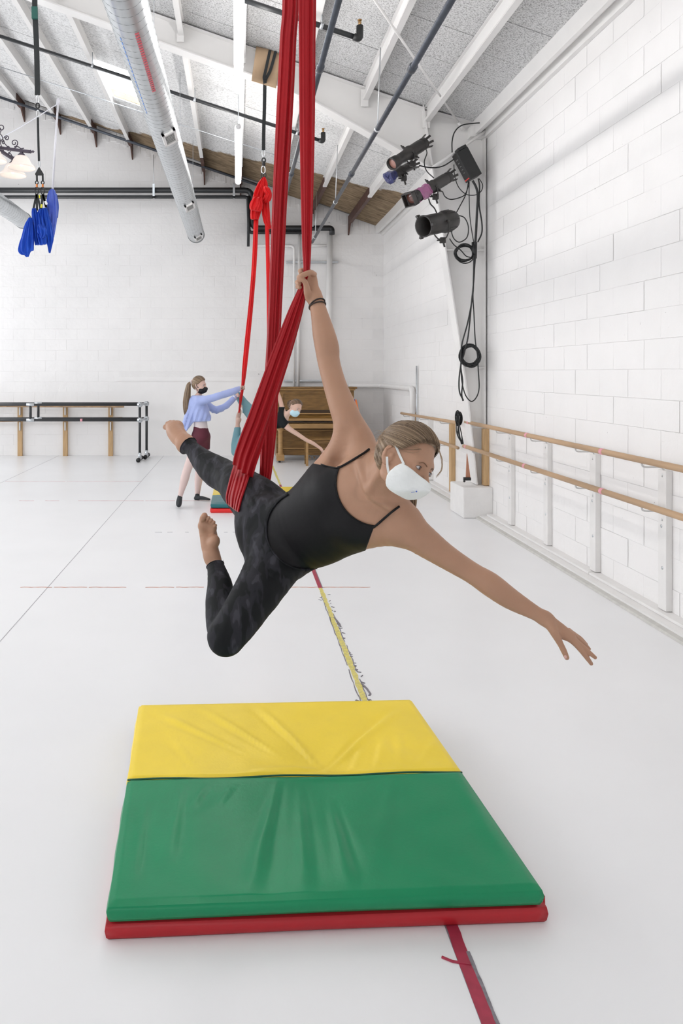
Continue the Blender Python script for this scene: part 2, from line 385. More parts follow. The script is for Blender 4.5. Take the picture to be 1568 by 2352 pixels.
# ---- steel portal frame in the plane y = FY
def fp(px, py): p = P(px, py, FY); return (p.x, p.z)
top = [(XR-.01, ZE+.02)]+[(x, roof(x)-.03) for x in (2.2, 1.5, .8, .07, -.5, -2, -3.5, -6)]
low = [fp(988, 390), fp(723, 240), fp(572, 176), fp(96, 5)]; s_ = (low[3][1]-low[2][1])/(low[3][0]-low[2][0]); low.append((-6, low[3][1]+s_*(-6-low[3][0])))
colm = [fp(1018, 577), fp(1035, 690), fp(1053, 805), fp(1068, 911), fp(1080, 1020), fp(1089, 1110)]
pf = thing('roof_frame', 'white tapered steel column and rafter crossing the hall in mid depth', 'beam', (XR-.2, FY, .33))
mb = MB()
outer_c = [(XR-.01, p[1]) for p in colm]
mb.prism([low[0]]+colm+[(XR-.01, colm[-1][1]), (XR-.01, ZE+.02)] + [(low[0][0], roof(low[0][0])-.03)], FY-.006, FY+.006); mb.build('column_web', M['steel_paint'], pf)
mb = MB()
for i in range(len(low)-1):
    a, b = low[i], low[i+1]; ta = roof(a[0])-.03; tb = roof(b[0])-.03
    mb.prism([a, (a[0], ta), (b[0], tb), b], FY-.006, FY+.006)
mb.build('rafter_web', M['steel_paint'], pf)
def flange(pts, w=.2, t=.014, name='flange'):
    mb = MB()
    for a, b in zip(pts[:-1], pts[1:]): mb.beam((a[0], FY, a[1]), (b[0], FY, b[1]), w, t, up=(0,0,1) if abs(b[0]-a[0]) > abs(b[1]-a[1]) else (1,0,0))
    return mb.build(name, M['steel_paint'], pf)
flange(low, .17); flange([low[0]]+colm, .2); flange([(x, z) for x, z in top], .15, .01); flange([(XR-.03, ZE-.05), (XR-.03, colm[-1][1])], .2, .012)
for py in (577, 845):   # stiffener plates
    mb = MB(); xx = np.interp(py, [577, 690, 805, 911], [1018, 1035, 1053, 1068]); a = fp(xx, py); mb.box((a[0], FY-.09, a[1]-.006), (XR-.03, FY+.09, a[1]+.006)); mb.build('stiffener', M['steel_paint'], pf)
mb = MB(); a = fp(988, 385); b = fp(966, 232); mb.beam((a[0], FY, a[1]), (b[0], FY, b[1]), .17, .012, up=(1,0,0)); mb.build('stiffener', M['steel_paint'], pf)
mb = MB(); a = P(780, -117, 5.2); mb.tube([a, P(1052, 281, 8.12)], .011, 8); mb.tube([P(1052, 281, 8.12), P(1064, 298, 8.15)], .02, 8)
mb.build('brace_rod', M['steel_paint'], pf)
mb = MB(); mb.tube([P(992, 386, 8.05), P(1120, 297, 8.05)], .018, 8); mb.build('brace_rod', M['steel_paint'], pf)
mb = MB(); mb.tube([P(1000, 380, 8.3), P(1108, 438, 8.3)], .022, 8); mb.build('brace_rod', M['steel_paint'], pf)
mb = MB(); mb.box((XR-.2, FY-.12, ZE-.12), (XR-.02, FY+.1, ZE+.0)); mb.build('knee_plate', M['steel_paint'], pf)
# clips where purlins bear on the frame
for x in PX[:9]:
    mb = MB(); z = roof(x); mb.box((x-.05, FY-.07, z-.24), (x+.03, FY-.05, z-.05)); mb.build('purlin_clip', M['steel_paint'], pf)
# pedestal
M['concrete'] = mat('painted concrete', (.82,.81,.80), .6, bump=.5, bscale=25, var=.05, world=True)
mb = MB(); mb.box((2.47, 7.93, 0), (2.80, 8.42, .335), b=.012); tag(mb.build('column_pedestal', M['concrete']), 'white painted concrete block under the steel column by the right wall', 'pedestal')
# baseboard ledge and studs along the right wall
mb = MB(); mb.box((2.645, YF, 0), (2.80, YB, .035)); br = tag(mb.build('baseboard_right', M['white_trim'], origin=(2.72,0,0)), kind='structure')
M['trim_grey'] = mat('grey floor edge strip', (.60,.59,.56), .5, var=.15, vscale=20, world=True)
mb = MB(); mb.prism([(2.605, 0), (2.645, 0), (2.645, .022), (2.612, .016)], YF, YB); mb.build('edge_strip', M['trim_grey'], br)
mb = MB()
for y0, y1 in ((YF, 3.1), (3.11, 5.6), (5.61, 7.9), (8.45, YB)): mb.box((2.715, y0, .035), (2.80, y1, .055), b=.004)
mb.build('sill_board', M['white_trim'], br)
def bolt(o, x, y, z):
    mb = MB(); mb.lathe([(0.001, .005), (.006, .004), (.007, 0)], 10, Matrix.Translation((x, y, z)) @ Matrix.Rotation(-PI/2, 4, 'Y')); mb.lathe([(.001, .001), (.011, .001), (.011, 0)], 12, Matrix.Translation((x, y, z)) @ Matrix.Rotation(-PI/2, 4, 'Y'))
    mb.build('bolt', M['galv'], o)
for i, y in enumerate((3.72, 4.66, 5.58, 6.44, 7.3)):
    mb = MB(); mb.box((2.755, y, .058), (2.798, y+.09, .965), b=.004); s = mb.build('stud', M['white_trim'], wr)
    bolt(s, 2.755, y+.04, .33); bolt(s, 2.755, y+.05, .60)
for y, z0, m in ((8.05, .34, 'wood_tan'), (9.3, .06, 'wood_tan'), (10.35, .06, 'white_trim'), (11.35, .06, 'wood_tan')):
    mb = MB(); mb.box((2.74, y, z0), (2.798, y+.09, .97), b=.004); mb.build('stud', M[m], wr)
for x in (46, 150, 254):
    a = P(x, 1046, 13.86); mb = MB(); mb.box((a.x-.042, 13.84, 0), (a.x+.042, 13.895, .97)); mb.build('stud', M['wood_tan'], wb)
# floor seams of the vinyl rolls
M['seam'] = mat('vinyl seam', (.42,.42,.44), .6)
for i, x in enumerate((-3.42, -1.41)):
    mb = MB(); mb.box((x-.0025, YF, .0001), (x+.0025, YB, .0012)); mb.build('seam', M['seam'], floor)
# ---------------------------------------------------------------- ducts, pipes, lamps, rigging hardware
def spiral_duct(name, label, x, z, y0, y1, D, closed_end=True):
    t = thing(name, label, 'duct', (x, y1, z)); n = 40; R = D/2
    Mx = Matrix.Translation((x, 0, z)) @ Matrix(((1,0,0,0),(0,0,1,0),(0,-1,0,0),(0,0,0,1)))
    prof = [(R, y0+(y1-.02-y0)*k/12) for k in range(13)]
    mb = MB(); mb.lathe(prof, n, Mx); mb.build('duct_pipe', M['duct'], t)
    pitch = .105; N = int((y1-.05-y0)/pitch*20); mb = MB(); mb.tube([(x+(R+.0002)*math.cos(2*PI*k/20), y0+pitch*k/20, z+(R+.0002)*math.sin(2*PI*k/20)) for k in range(N)], .0022, 4); mb.build('spiral_seam', M['duct_seam'], t)
    mb = MB(); mb.lathe([(R+.006, prof[-1][1]-.05), (R+.008, prof[-1][1]), (R*.97, prof[-1][1]+.02), (.001, prof[-1][1]+.028)], n, Mx); mb.build('end_cap', M['duct'], t)
    return t
M['duct'] = mat('spiral duct galvanised', (.66,.69,.71), .30, metal=.8, var=.14, vscale=7, bump=.05, bscale=15, world=True)
M['duct_seam'] = mat('duct seam', (.30,.32,.33), .5, metal=.5)
d1 = spiral_duct('air_duct', 'long round spiral-seam silver air duct hanging under the white ceiling, with small grilles', -.76, 4.13, 3.0, 13.35, .30)
d2 = spiral_duct('air_duct', 'second silver round duct, only its far end showing behind the blue fabric', -3.92, 4.38, 6.0, 13.3, .30)
M['grille'] = mat('grille slats', (.40,.40,.39), .5); M['grille_frame'] = mat('grille frame', (.85,.84,.83), .4)
for y in (7.4, 10.5, 12.9):
    g = []; a0 = math.radians(-18)    # on the lower right of the duct
    Mg = Matrix.Translation((-.76, y, 4.13)) @ Matrix.Rotation(math.radians(62), 4, 'Y')
    mb = MB(); x0 = .150
    for (b0, b1) in (((x0-.03, -.17, -.075), (x0+.018, -.13, .075)), ((x0-.03, .13, -.075), (x0+.018, .17, .075)), ((x0-.03, -.17, -.075), (x0+.018, .17, -.05)), ((x0-.03, -.17, .05), (x0+.018, .17, .075))): mb.box(b0, b1, M=Mg)
    fr = mb.build('grille', M['grille_frame'], d1)
    for k in range(7):
        mb = MB(); mb.box((x0-.01, -.13+.04*k-.004, -.05), (x0+.010, -.13+.04*k+.014, .05), M=Mg); mb.build('slat', M['grille'], fr)
# printed stripes on the duct
M['red_print'] = mat('red print', (.70,.12,.15), .5); M['blue_print'] = mat('blue print', (.15,.32,.75), .5)
def arc_strip(mb, y0, y1, a0, a1, R, c=( -.76, 4.13)):
    vs = []; n = 3
    for y in (y0, y1):
        for k in range(n+1):
            a = math.radians(a0+(a1-a0)*k/n); vs.append((c[0]+R*math.sin(a), y, c[1]-R*math.cos(a)))
    mb.add(vs, [(k, k+1, n+2+k, n+1+k) for k in range(n)])
mb = MB(); rnd = random.Random(5); y = 5.1
while y < 6.15: arc_strip(mb, y, y+.028, 14, 26, .1512); y += .04
mb.build('printed_stripe', M['red_print'], d1)
mb = MB(); y = 5.2
while y < 6.7: arc_strip(mb, y, y+.05, -34, -30, .1512); y += .07
mb.build('printed_stripe', M['blue_print'], d1)
for y in (4.0, 6.6, 9.6, 12.4):
    mb = MB(); mb.tube([(-.76, y, 4.28), (-.76, y, roof(-.76)-.02)], .004, 6); mb.build('hanger_wire', M['galv'], d1)
# black pipes along the back wall
YP = 13.66
def pth(pts, Y): return [P(x, y, Y) for x, y in pts]
def rounded(pts, r=.12, n=5):
    pts = [Vector(p) for p in pts]; out = [pts[0]]
    for i in range(1, len(pts)-1):
        a, b, c = pts[i-1], pts[i], pts[i+1]; r1 = min(r, (b-a).length*.45, (c-b).length*.45)
        p = b+(a-b).normalized()*r1; q = b+(c-b).normalized()*r1
        for k in range(n+1):
            t = k/n; out.append(p*(1-t)**2+b*2*t*(1-t)+q*t*t)
    out.append(pts[-1]); return out
bp = thing('black_pipe', 'thick black insulated pipe running along the upper back wall then stepping down', 'pipe', P(300, 437, YP))
mb = MB(); p0 = pth([(-120, 437), (578, 437), (578, 524), (762, 524)], YP); p0.append(Vector((p0[-1].x, YP-.02, p0[-1].z-.12)))
mb.tube(rounded(p0, .14), .052, 14); mb.build('pipe_run', M['black_pipe'], bp)
bp2 = thing('black_pipe', 'thinner black pipe just below the thick black one on the upper back wall', 'pipe', P(300, 452, YP))
mb = MB(); mb.tube(rounded(pth([(-120, 452.5), (569, 452.5), (572, 534), (700, 534)], YP-.02), .06), .032, 12); mb.tube(pth([(571, 450), (570, 566)], YP-.06), .027, 10); mb.build('pipe_run', M['black_pipe'], bp2)
M['chrome'] = mat('zinc hardware', (.70,.72,.74), .3, metal=.9)
for px, o in ((353, bp), (-40, bp), (537, bp), (717, bp)):
    mb = MB(); a = P(px, 430 if px < 600 else 500, YP-.07); zt = roof(a.x)-.2
    mb.box((a.x-.02, YP-.1, a.z-.2), (a.x+.02, YP-.07, a.z+.06)); mb.box((a.x-.02, YP-.1, a.z-.2), (a.x+.02, YP+.05, a.z-.175)); mb.tube([(a.x, YP-.085, a.z), (a.x, YP-.085, zt)], .006, 6); mb.build('pipe_hanger', M['galv'], o)
# white pipes down the back wall
wp = thing('white_pipes', 'white painted pipes running down the back wall behind the piano', 'pipe', P(700, 885, 13.82))
for pts, r in (([(757, 536), (753, 905)], .055), ([(688, 528), (684, 905)], .032), ([(583, 564), (675, 564), (675, 905)], .024), ([(716, 564), (752, 564)], .02)):
    mb = MB(); mb.tube(rounded(pth(pts, 13.82), .08), r, 12); mb.build('pipe_run', M['white_trim'], wp)
for y, x0, x1 in ((602, 657, 776), (874, 652, 742)):
    mb = MB(); a = P(x0, y, 13.86); b = P(x1, y, 13.86); mb.box((a.x, 13.83, a.z-.02), (b.x, 13.89, a.z+.012)); mb.build('strut_channel', M['galv'], wp)
mb = MB(); a = P(800, 886, 13.8); b = P(872, 885, 13.8); c = Vector((2.74, 13.75, a.z)); d = Vector((2.74, 11.35, a.z)); e = Vector((2.74, 11.35, .3))
mb.tube(rounded([a, Vector((2.74, 13.8, a.z)), d, e], .1), .042, 12); o = mb.build('white_corner_pipe', M['white_trim']); tag(o, 'white pipe turning from the back wall along the right wall and down to the floor', 'pipe')
mb = MB(); mb.tube(rounded([(2.77, 11.2, 1.7), (2.77, 11.2, .4)], .1), .012, 8); o = mb.build('grey_conduit', M['galv']); tag(o, 'thin grey conduit beside the white corner pipe, right wall', 'conduit')
# sprinkler lines following the slope
def sprinkler(label, px0, py0, px1, py1, Y, r=.024, elbow=True, m='black_pipe'):
    a = P(px0, py0, Y); b = P(px1, py1, Y); mb = MB(); t = thing('sprinkler_pipe', label, 'pipe', a)
    pts = [a, b]
    mb.tube(pts, r, 10); mb.build('pipe_run', M[m], t)
    if elbow:
        mb = MB(); mb.tube(rounded([b-(b-a).normalized()*.06, b, b+V(0, 0, .12)], .05), r*1.35, 10); mb.build('elbow', M['black_metal'], t)
        mb = MB(); mb.tube([b+V(0,0,.12), b+V(0,0,.17)], r*.6, 8); mb.tube([b+V(0,0,.17), b+V(0,0,.175)], r*.9, 8); mb.build('sprinkler_head', M['brass'], t)
    for x in np.arange(b.x-.35, a.x, -1.38):
        k = (x-a.x)/(b.x-a.x); p = a.lerp(b, k); mb = MB(); mb.tube([p, (p.x, p.y, roof(p.x)-.1)], .006, 6); mb.tube([p-(b-a).normalized()*.015, p+(b-a).normalized()*.015], r*1.3, 10); mb.build('pipe_hanger', M['galv'], t)
M['brass'] = mat('brass', (.45,.28,.12), .3, metal=.8)
sprinkler('dark sprinkler pipe under the near ceiling bay, its elbow right of the big red silk', 380, -60, 826, 89, 6.68)
sprinkler('dark sprinkler pipe crossing under the far ceiling bays, behind the silver duct', -120, 44, 742, 325, 9.77)
a = P(-80, 196, 13.3); b = P(600, 428, 13.3); mb = MB(); mb.tube([a, b], .026, 10); tag(mb.build('conduit_pipe', M['grey_pipe'], origin=a), 'grey pipe following the sloping top of the back wall', 'pipe')
a = P(-80, 128, 10.6); b = P(700, 377, 10.6); mb = MB(); mb.tube([a, b], .007, 6); tag(mb.build('thin_conduit', M['galv'], origin=a), 'thin grey electrical conduit below the far ceiling boards', 'conduit')
a = P(200, 152, 9.6); b = P(400, 218, 9.6); mb = MB(); mb.tube([a, b], .005, 6); tag(mb.build('thin_cable', M['galv'], origin=a), 'thin cable strung beside the far sprinkler pipe', 'cable')
# curtain tracks: two long steel pipes running away from the camera
for i, (x, z, r, ye, lab) in enumerate(((1.352, 3.95, .025, 13.1, 'long grey steel pipe slanting down from the top right, with a coupling'), (.64, 3.95, .022, 13.2, 'second grey steel pipe seen between and beside the hanging red silks'))):
    t = thing('hanging_pipe', lab, 'pipe', (x, 8, z))
    mb = MB(); mb.tube([(x, 2.6, z), (x, ye, z)], r, 12); mb.build('pipe_run', M['grey_pipe'], t)
    for y in (5.6, 8.6): mb = MB(); mb.tube([(x, y-.05, z), (x, y-.04, z), (x, y+.04, z), (x, y+.05, z)], [r*1.1, r*1.4, r*1.4, r*1.1], 12); mb.build('coupling', M['grey_pipe'], t)
    for y in (4.2, 7.0, 10.0, 12.6): mb = MB(); mb.tube([(x, y, z), (x+.03, y, roof(x)-.12)], .006, 6); mb.tube([(x, y-.012, z), (x, y+.012, z)], r*1.25, 10); mb.build('hanger_rod', M['chrome'], t)
# fluorescent tubes
M['tube_glow'] = mat('lit fluorescent tube', (1,1,1), .4, emit=(1.0,.975,.95), estr=25)
M['tube_cap'] = mat('lamp end cap', (.85,.85,.86), .4)
def fluor(x, y0, y1, z, label):
    t = thing('tube_light', label, 'lamp', (x, (y0+y1)/2, z))
    mb = MB(); mb.tube([(x, y0, z), (x, y0+.02, z), (x, y1-.02, z), (x, y1, z)], [.03, .042, .042, .03], 16); mb.build('lamp_tube', M['tube_glow'], t)
    for y in (y0, y1): s = -1 if y == y0 else 1; mb = MB(); mb.tube([(x, y, z), (x, y+s*.03, z)], .031, 12); mb.build('end_cap', M['tube_cap'], t)
    for y in (y0+.25, y1-.25): mb = MB(); mb.tube([(x, y, z+.04), (x, y, roof(x)-.03)], .004, 6); mb.build('hanger_wire', M['galv'], t)
fluor(.012, 4.78, 7.2, 4.40, 'bright white tube light at the top edge, nearer of two in line')
fluor(.012, 8.28, 10.66, 4.40, 'bright white tube light further back, below the nearer one in the photo')
fluor(.012, 1.2, 3.6, 4.40, 'bright white tube light overhead in front of the camera, above the red silks')
fluor(-3.6, 5.0, 7.4, 5.6, 'unseen white tube light added high on the left, further back, as extra light')  # unseen lamp added to lift the dim back right corner
fluor(-3.6, 1.5, 3.9, 5.6, 'unseen white tube light added high on the left, nearer, as extra light')  # unseen lamp added for more light from the upper left
# iron chandelier with bell glass shades
YC = 5.95; cc = P(-12, 318, YC)
M['iron'] = mat('wrought iron', (.10,.085,.115), .5, metal=.3); M['glass_shade'] = mat('frosted lamp glass', (.98,.90,.84), .5, emit=(1.0,.80,.66), estr=.16); M['bulb'] = mat('lit bulb', (1,1,1), .4, emit=(1,.9,.75), estr=3)
ch = thing('chandelier', 'wrought iron chandelier with scrolled arms and glowing bell glass shades at the left edge', 'lamp', cc)
mb = MB(); mb.lathe([(.003, .95), (.012, .93), (.012, .25), (.03, .22), (.012, .18), (.012, .06), (.03, .03), (.036, -.02), (.02, -.06), (.008, -.10), (.001, -.14)], 14, Matrix.Translation(cc)); mb.tube([cc+V(0,0,.9), (cc.x, cc.y, roof(cc.x)-.05)], .008, 6); mb.build('stem', M['iron'], ch)
def spiral2(c, r0, r1, a0, turns, n=26):
    return [(c[0]+(r0+(r1-r0)*k/n)*math.cos(a0+turns*2*PI*k/n), c[1]+(r0+(r1-r0)*k/n)*math.sin(a0+turns*2*PI*k/n)) for k in range(n+1)]
pxm = 1/FPX*YC
for k in range(5):
    A = math.radians(-4+72*k); R = Matrix.Translation(cc) @ Matrix.Rotation(A, 4, 'Z')
    mb = MB(); mb.beam(R@V(.02,0,-.075), R@V(.29,0,-.115), .022, .022); mb.lathe([(.011, 0), (.016, .012), (.005, .022), (.012, .03), (.001, .045)], 10, R@Matrix.Translation((.29,0,-.115))@Matrix.Rotation(PI/2, 4, 'Y')); arm = mb.build('arm', M['iron'], ch)
    mb = MB()
    for c, r0, r1, a0, tu in (((.165, -.04), .032, .008, -PI/2, 1.35), ((.10, .0), .022, .006, PI, -1.3), ((.055, .085), .026, .014, PI, -.95)):
        mb.tube([R@V(x, 0, z) for x, z in spiral2(c, r0, r1, a0, tu)], .0042, 6)
    mb.tube([R@V(x, 0, z) for x, z in crom([(.02, .06), (.06, .02), (.075, -.03), (.12, -.08), (.16, -.085), (.19, -.07), (.22, -.088), (.245, -.085)], 5)], .0042, 6)
    mb.build('scroll', M['iron'], arm)
    sc = R@V(.225, 0, -.128)
    mb = MB(); mb.lathe([(.012, .012), (.018, 0), (.03, -.012), (.034, -.02)], 14, Matrix.Translation(sc)); mb.build('shade_holder', M['iron'], arm)
    mb = MB(); mb.lathe([(.026, -.018), (.045, -.024), (.062, -.045), (.080, -.082), (.105, -.105), (.112, -.12), (.108, -.122), (.10, -.108), (.076, -.086), (.058, -.047), (.042, -.028), (.024, -.022)], 28, Matrix.Translation(sc)); mb.build('glass_shade', M['glass_shade'], ch)
    mb = MB(); mb.sphere(sc+V(0,0,-.075), (.018,.018,.03), 8); mb.build('bulb', M['bulb'], ch)
# ---------------------------------------------------------------- stage lights, dimmer box and cables at the column
M['stage_black'] = mat('stage light black enamel', (.022,.021,.021), .42, var=.45, vscale=14, var2=(.045,.040,.037))
M['lens_pink'] = mat('amber lens', (.42,.22,.18), .12, spec=.8); M['lens_dark'] = mat('dark lens', (.16,.07,.055), .1, spec=.9)
M['gel_blue'] = mat('blue gel', (.03,.035,.13), .3); M['gel_pink'] = mat('magenta gel foil', (.34,.12,.25), .25)
def stage_light(label, back, front, r, lens, kind='profile'):
    """back and front are points; the lamp points back -> front"""
    L_ = (Vector(front)-Vector(back)).length; Mx = axisM(back, front)
    t = thing('stage_light', label, 'stage light', Vector(back).lerp(Vector(front), .5)+V(0,0,-r))
    mb = MB()
    if kind == 'profile':
        mb.lathe([(r*.55, .0), (r*.95, .02*L_), (r*.95, .10*L_), (r*.86, .11*L_), (r*.98, .13*L_), (r*.98, .42*L_), (r*1.1, .44*L_), (r*1.1, .50*L_), (r*.86, .52*L_), (r*.82, .80*L_), (r*.95, .84*L_), (r*1.02, .97*L_), (r*.9, L_), (r*.82, .94*L_)], 22, Mx, capb=True)
    else:
        mb.lathe([(.001, -.02*L_), (r*.5, .0), (r*.9, .08*L_), (r*1.04, .18*L_), (r*1.06, .40*L_), (r*.98, .42*L_), (r*.98, .52*L_), (r, .54*L_), (r, .97*L_), (r*1.06, .98*L_), (r*1.06, L_), (r*.93, L_), (r*.90, .5*L_)], 26, Mx)
    mb.build('housing', M['stage_black'], t)
    mb = MB(); zc = .93*L_ if kind == 'profile' else .55*L_
    mb.lathe([(.001, zc+.012), (r*.4, zc+.010), (r*.86, zc)], 20, Mx); mb.build('lens', lens, t)
    if kind == 'profile':   # ragged rear fins and shutter handles
        mb = MB()
        for k in range(7):
            a = 2*PI*k/7; mb.box((-.012, -.004, -.05), (.012, .004, .03), M=Mx@Matrix.Rotation(a, 4, 'Z')@Matrix.Translation((0, r*.9, 0))@Matrix.Rotation(.25, 4, 'X'))
        mb.build('rear_fin', M['stage_black'], t)
        for a in (.6, 2.2, 4.0):
            mb = MB(); mb.box((-.01, r*.95, .455*L_), (.01, r*1.55, .485*L_), M=Mx@Matrix.Rotation(a, 4, 'Z')); mb.tube([Mx@Matrix.Rotation(a, 4, 'Z')@V(0, r*1.5, .47*L_), Mx@Matrix.Rotation(a, 4, 'Z')@V(0, r*1.85, .47*L_)], .008, 8); mb.build('shutter_handle', M['stage_black'], t)
    else:
        for a in (.5, 2.6, 4.7): mb = MB(); mb.box((-.012, r*.98, .93*L_), (.012, r*1.28, 1.02*L_), M=Mx@Matrix.Rotation(a, 4, 'Z')); mb.build('gel_clip', M['stage_black'], t)
        mb = MB()
        for k in range(8): a = 2*PI*k/8; mb.box((-.006, r*1.03, .16*L_), (.006, r*1.09, .40*L_), M=Mx@Matrix.Rotation(a, 4, 'Z'))
        mb.build('cooling_fin', M['stage_black'], t)
    # yoke, clamp
    mb = MB(); c = .5*L_
    arc = [V(r*1.12*math.cos(a), r*1.12*math.sin(a)*1.5, c) for a in np.linspace(-PI, 0, 13)]
    mb.tube([Mx@p for p in arc], .007, 6); mb.tube([Mx@V(-r*1.15, 0, c), Mx@V(-r*1.0, 0, c)], .014, 8); mb.tube([Mx@V(r*1.15, 0, c), Mx@V(r*1.0, 0, c)], .014, 8); mb.build('yoke', M['stage_black'], t)
    p = Mx@V(0, -r*1.7, c); mb = MB(); mb.box((p.x-.03, p.y-.02, p.z-.03), (p.x+.03, p.y+.02, p.z+.03), b=.006); mb.tube([p+V(.0,0,0), p+V(.02,0,-.07)], .01, 8); mb.tube([p+V(-.02,0,0), p+V(-.06,.0,.0)], .008, 8); mb.build('clamp', M['stage_black'], t)
    return t, Mx, L_
stage_light('black profile spotlight with amber lens, topmost of the lamps on the steel column', P(976, 328, 7.75), P(898, 378, 7.5), .068, M['lens_pink'])
t, Mx, L_ = stage_light('smaller black spotlight with a crumpled dark blue gel, below the topmost lamp', P(948, 378, 8.0), P(892, 408, 7.85), .05, M['gel_blue'])
def crumple(rings, n, seed, m, name, Mw, par):
    r = random.Random(seed); vs = []; 
    for rr, z in rings:
        for k in range(n):
            a = 2*PI*(k+r.uniform(-.25, .25))/n; q = rr*r.uniform(.78, 1.18); vs.append(Mw@V(q*math.cos(a), q*math.sin(a), z+r.uniform(-.008, .008)))
    fs = []
    for i in range(len(rings)-1):
        for k in range(n): a, b, c, d = i*n+k, i*n+(k+1) % n, (i+1)*n+(k+1) % n, (i+1)*n+k; fs += [(a, b, c), (a, c, d)]
    mb = MB(); mb.add(vs, fs, 0, False); return mb.build(name, m, par)
crumple([(.002, .010), (.045, .014), (.070, .004), (.076, -.03), (.062, -.055), (.050, -.085)], 11, 2, M['gel_blue'], 'crumpled_gel', Mx@Matrix.Translation((0,0,L_)), t)
t, Mx, L_ = stage_light('black profile spotlight wrapped in magenta foil, middle of the lamp cluster', P(1033, 405, 7.6), P(948, 456, 7.35), .062, M['lens_dark'])
crumple([(.060, .60*L_), (.073, .63*L_), (.070, .70*L_), (.076, .77*L_), (.072, .84*L_), (.060, .87*L_)], 10, 4, M['gel_pink'], 'foil_wrap', Mx, t)
mb = MB(); Mf = axisM(P(944, 456, 7.35), P(925, 468, 7.28)); mb.box((-.07,-.07,-.02), (.07,.07,-.01), M=Mf, b=0)
for b0, b1 in (((-.07,-.07,0), (-.06,.07,.05)), ((.06,-.07,0), (.07,.07,.05)), ((-.07,-.07,0), (.07,-.06,.05)), ((-.07,.06,0), (.07,.07,.05))): mb.box(b0, b1, M=Mf)
mb.build('colour_frame', M['stage_black'], t)
mb = MB(); mb.lathe([(.001, .012), (.03, .01), (.052, .0)], 18, Mf); mb.build('front_lens', M['lens_dark'], t)
stage_light('fat black cylindrical spotlight, lowest and rightmost of the lamps on the column', P(1045, 504, 7.7), P(972, 520, 7.45), .108, M['lens_dark'], 'fat')
# dimmer pack
db = thing('dimmer_box', 'black dimmer box with tiny red lights hanging at the column top', 'electrical box', P(1075, 400, 8.0))
a = P(1056, 350, 8.0); b = P(1088, 410, 8.0); d = (b-a).normalized(); Md = axisM(a-V(0,.0,0), b); L_ = (b-a).length
mb = MB(); mb.box((-.085, -.07, -.01), (.085, .07, L_), M=Md, b=.006); mb.box((-.09,-.04,-.04), (.02,.06,-.01), M=Md); mb.build('case', M['black_metal'], db)
M['red_led'] = mat('red panel light', (.6,.05,.05), .4, emit=(.8,.05,.04), estr=.5); M['panel_print'] = mat('grey panel print', (.25,.25,.25), .5)
cam_n = -1
for k in range(4): mb = MB(); mb.box((-.06+.035*k, .069, L_-.03), (-.045+.035*k, .074, L_-.018), M=Md); mb.box((-.06+.035*k, -.074, L_-.03), (-.045+.035*k, -.069, L_-.018), M=Md); mb.build('indicator', M['red_led'], db)
for k in range(5): mb = MB(); mb.box((-.03, -.0715, .06+.04*k), (.03-.006*k, -.0705, .068+.04*k), M=Md); mb.build('panel_label', M['panel_print'], db)
YCB = 8.0
_nc = [0]
def cable(label, pts, r=.007, Y=YCB, name='cable', smooth=8, cat='cable'):
    _nc[0] += 1; Y = Y-.09+.016*(_nc[0] % 11)
    mb = MB(); q = [P(p[0], p[1], p[2] if len(p) > 2 else Y) for p in pts]; mb.tube(crom(q, smooth), r, 7); return tag(mb.build(name, M['black_rubber']), label, cat)
cable('black cable looping from the roof edge down into the dimmer box', [(1140, 273, 7.95), (1118, 281), (1090, 283), (1060, 288), (1044, 303), (1038, 325), (1038, 350)])
cable('black cable running left from the dimmer box to the upper lamps', [(1042, 366), (1020, 380), (1000, 385), (980, 384), (962, 380)])
cable('black cable dropping from the topmost lamp to the middle lamp', [(977, 340, 7.8), (980, 352), (974, 372), (979, 392), (996, 409, 7.7)], .006)
cable('black cable hanging in a shallow loop right of the middle lamp', [(1016, 440, 7.8), (1022, 452), (1035, 458), (1055, 454), (1068, 446), (1076, 425)], .006)
cable('wide loose loop of black cable under the dimmer box', [(1042, 378), (1044, 405), (1053, 430), (1070, 446), (1090, 448), (1104, 440), (1108, 425), (1100, 410)], .005)
cable('black cable from the dimmer box down to the fat spotlight', [(1076, 415), (1070, 445), (1055, 475), (1047, 490)], .006)
cable('large ring of black cable hanging beside the fat spotlight', [(1050, 494), (1066, 500), (1075, 520), (1072, 545), (1055, 556), (1042, 548), (1036, 530), (1037, 518)], .006)
cable('short black cable between the middle lamp and the fat spotlight', [(984, 456, 7.6), (988, 468, 7.6), (997, 478, 7.6), (1003, 490, 7.6)], .007)
cable('black cable from the fat spotlight into the cable tie', [(1032, 548), (1042, 562), (1058, 575), (1070, 588), (1084, 592)], .006)
cable('leftmost thin black cable falling from the dimmer box', [(1077, 418), (1077, 450), (1079, 500), (1086, 548), (1090, 562)], .005)
cable('thick black cable bundle falling from the dimmer box to the tie', [(1085, 415), (1093, 430), (1097, 450), (1095, 490), (1093, 530), (1091, 562)], .013)
cable('right-hand black cable bowing outward below the dimmer box', [(1098, 410), (1101, 430), (1100, 470), (1106, 510), (1106, 535), (1097, 556)], .008)
cable('black cable hanging from the tie down to the coil, left strand', [(1088, 585), (1087, 640), (1085, 680), (1074, 740), (1060, 793), (1058, 835), (1054, 870), (1055, 900), (1064, 920)], .008)
cable('black cable hanging from the tie down to the coil, middle strand', [(1090, 585), (1088, 640), (1082, 700), (1075, 770), (1066, 810), (1058, 840), (1062, 875), (1060, 905), (1063, 921)], .008)
cable('black cable from the tie past the coil, right strand with a long loop below', [(1092, 585), (1086, 670), (1088, 720), (1091, 780), (1096, 815), (1098, 850), (1100, 890), (1094, 912), (1082, 922), (1069, 908), (1061, 880), (1058, 845)], .0065)
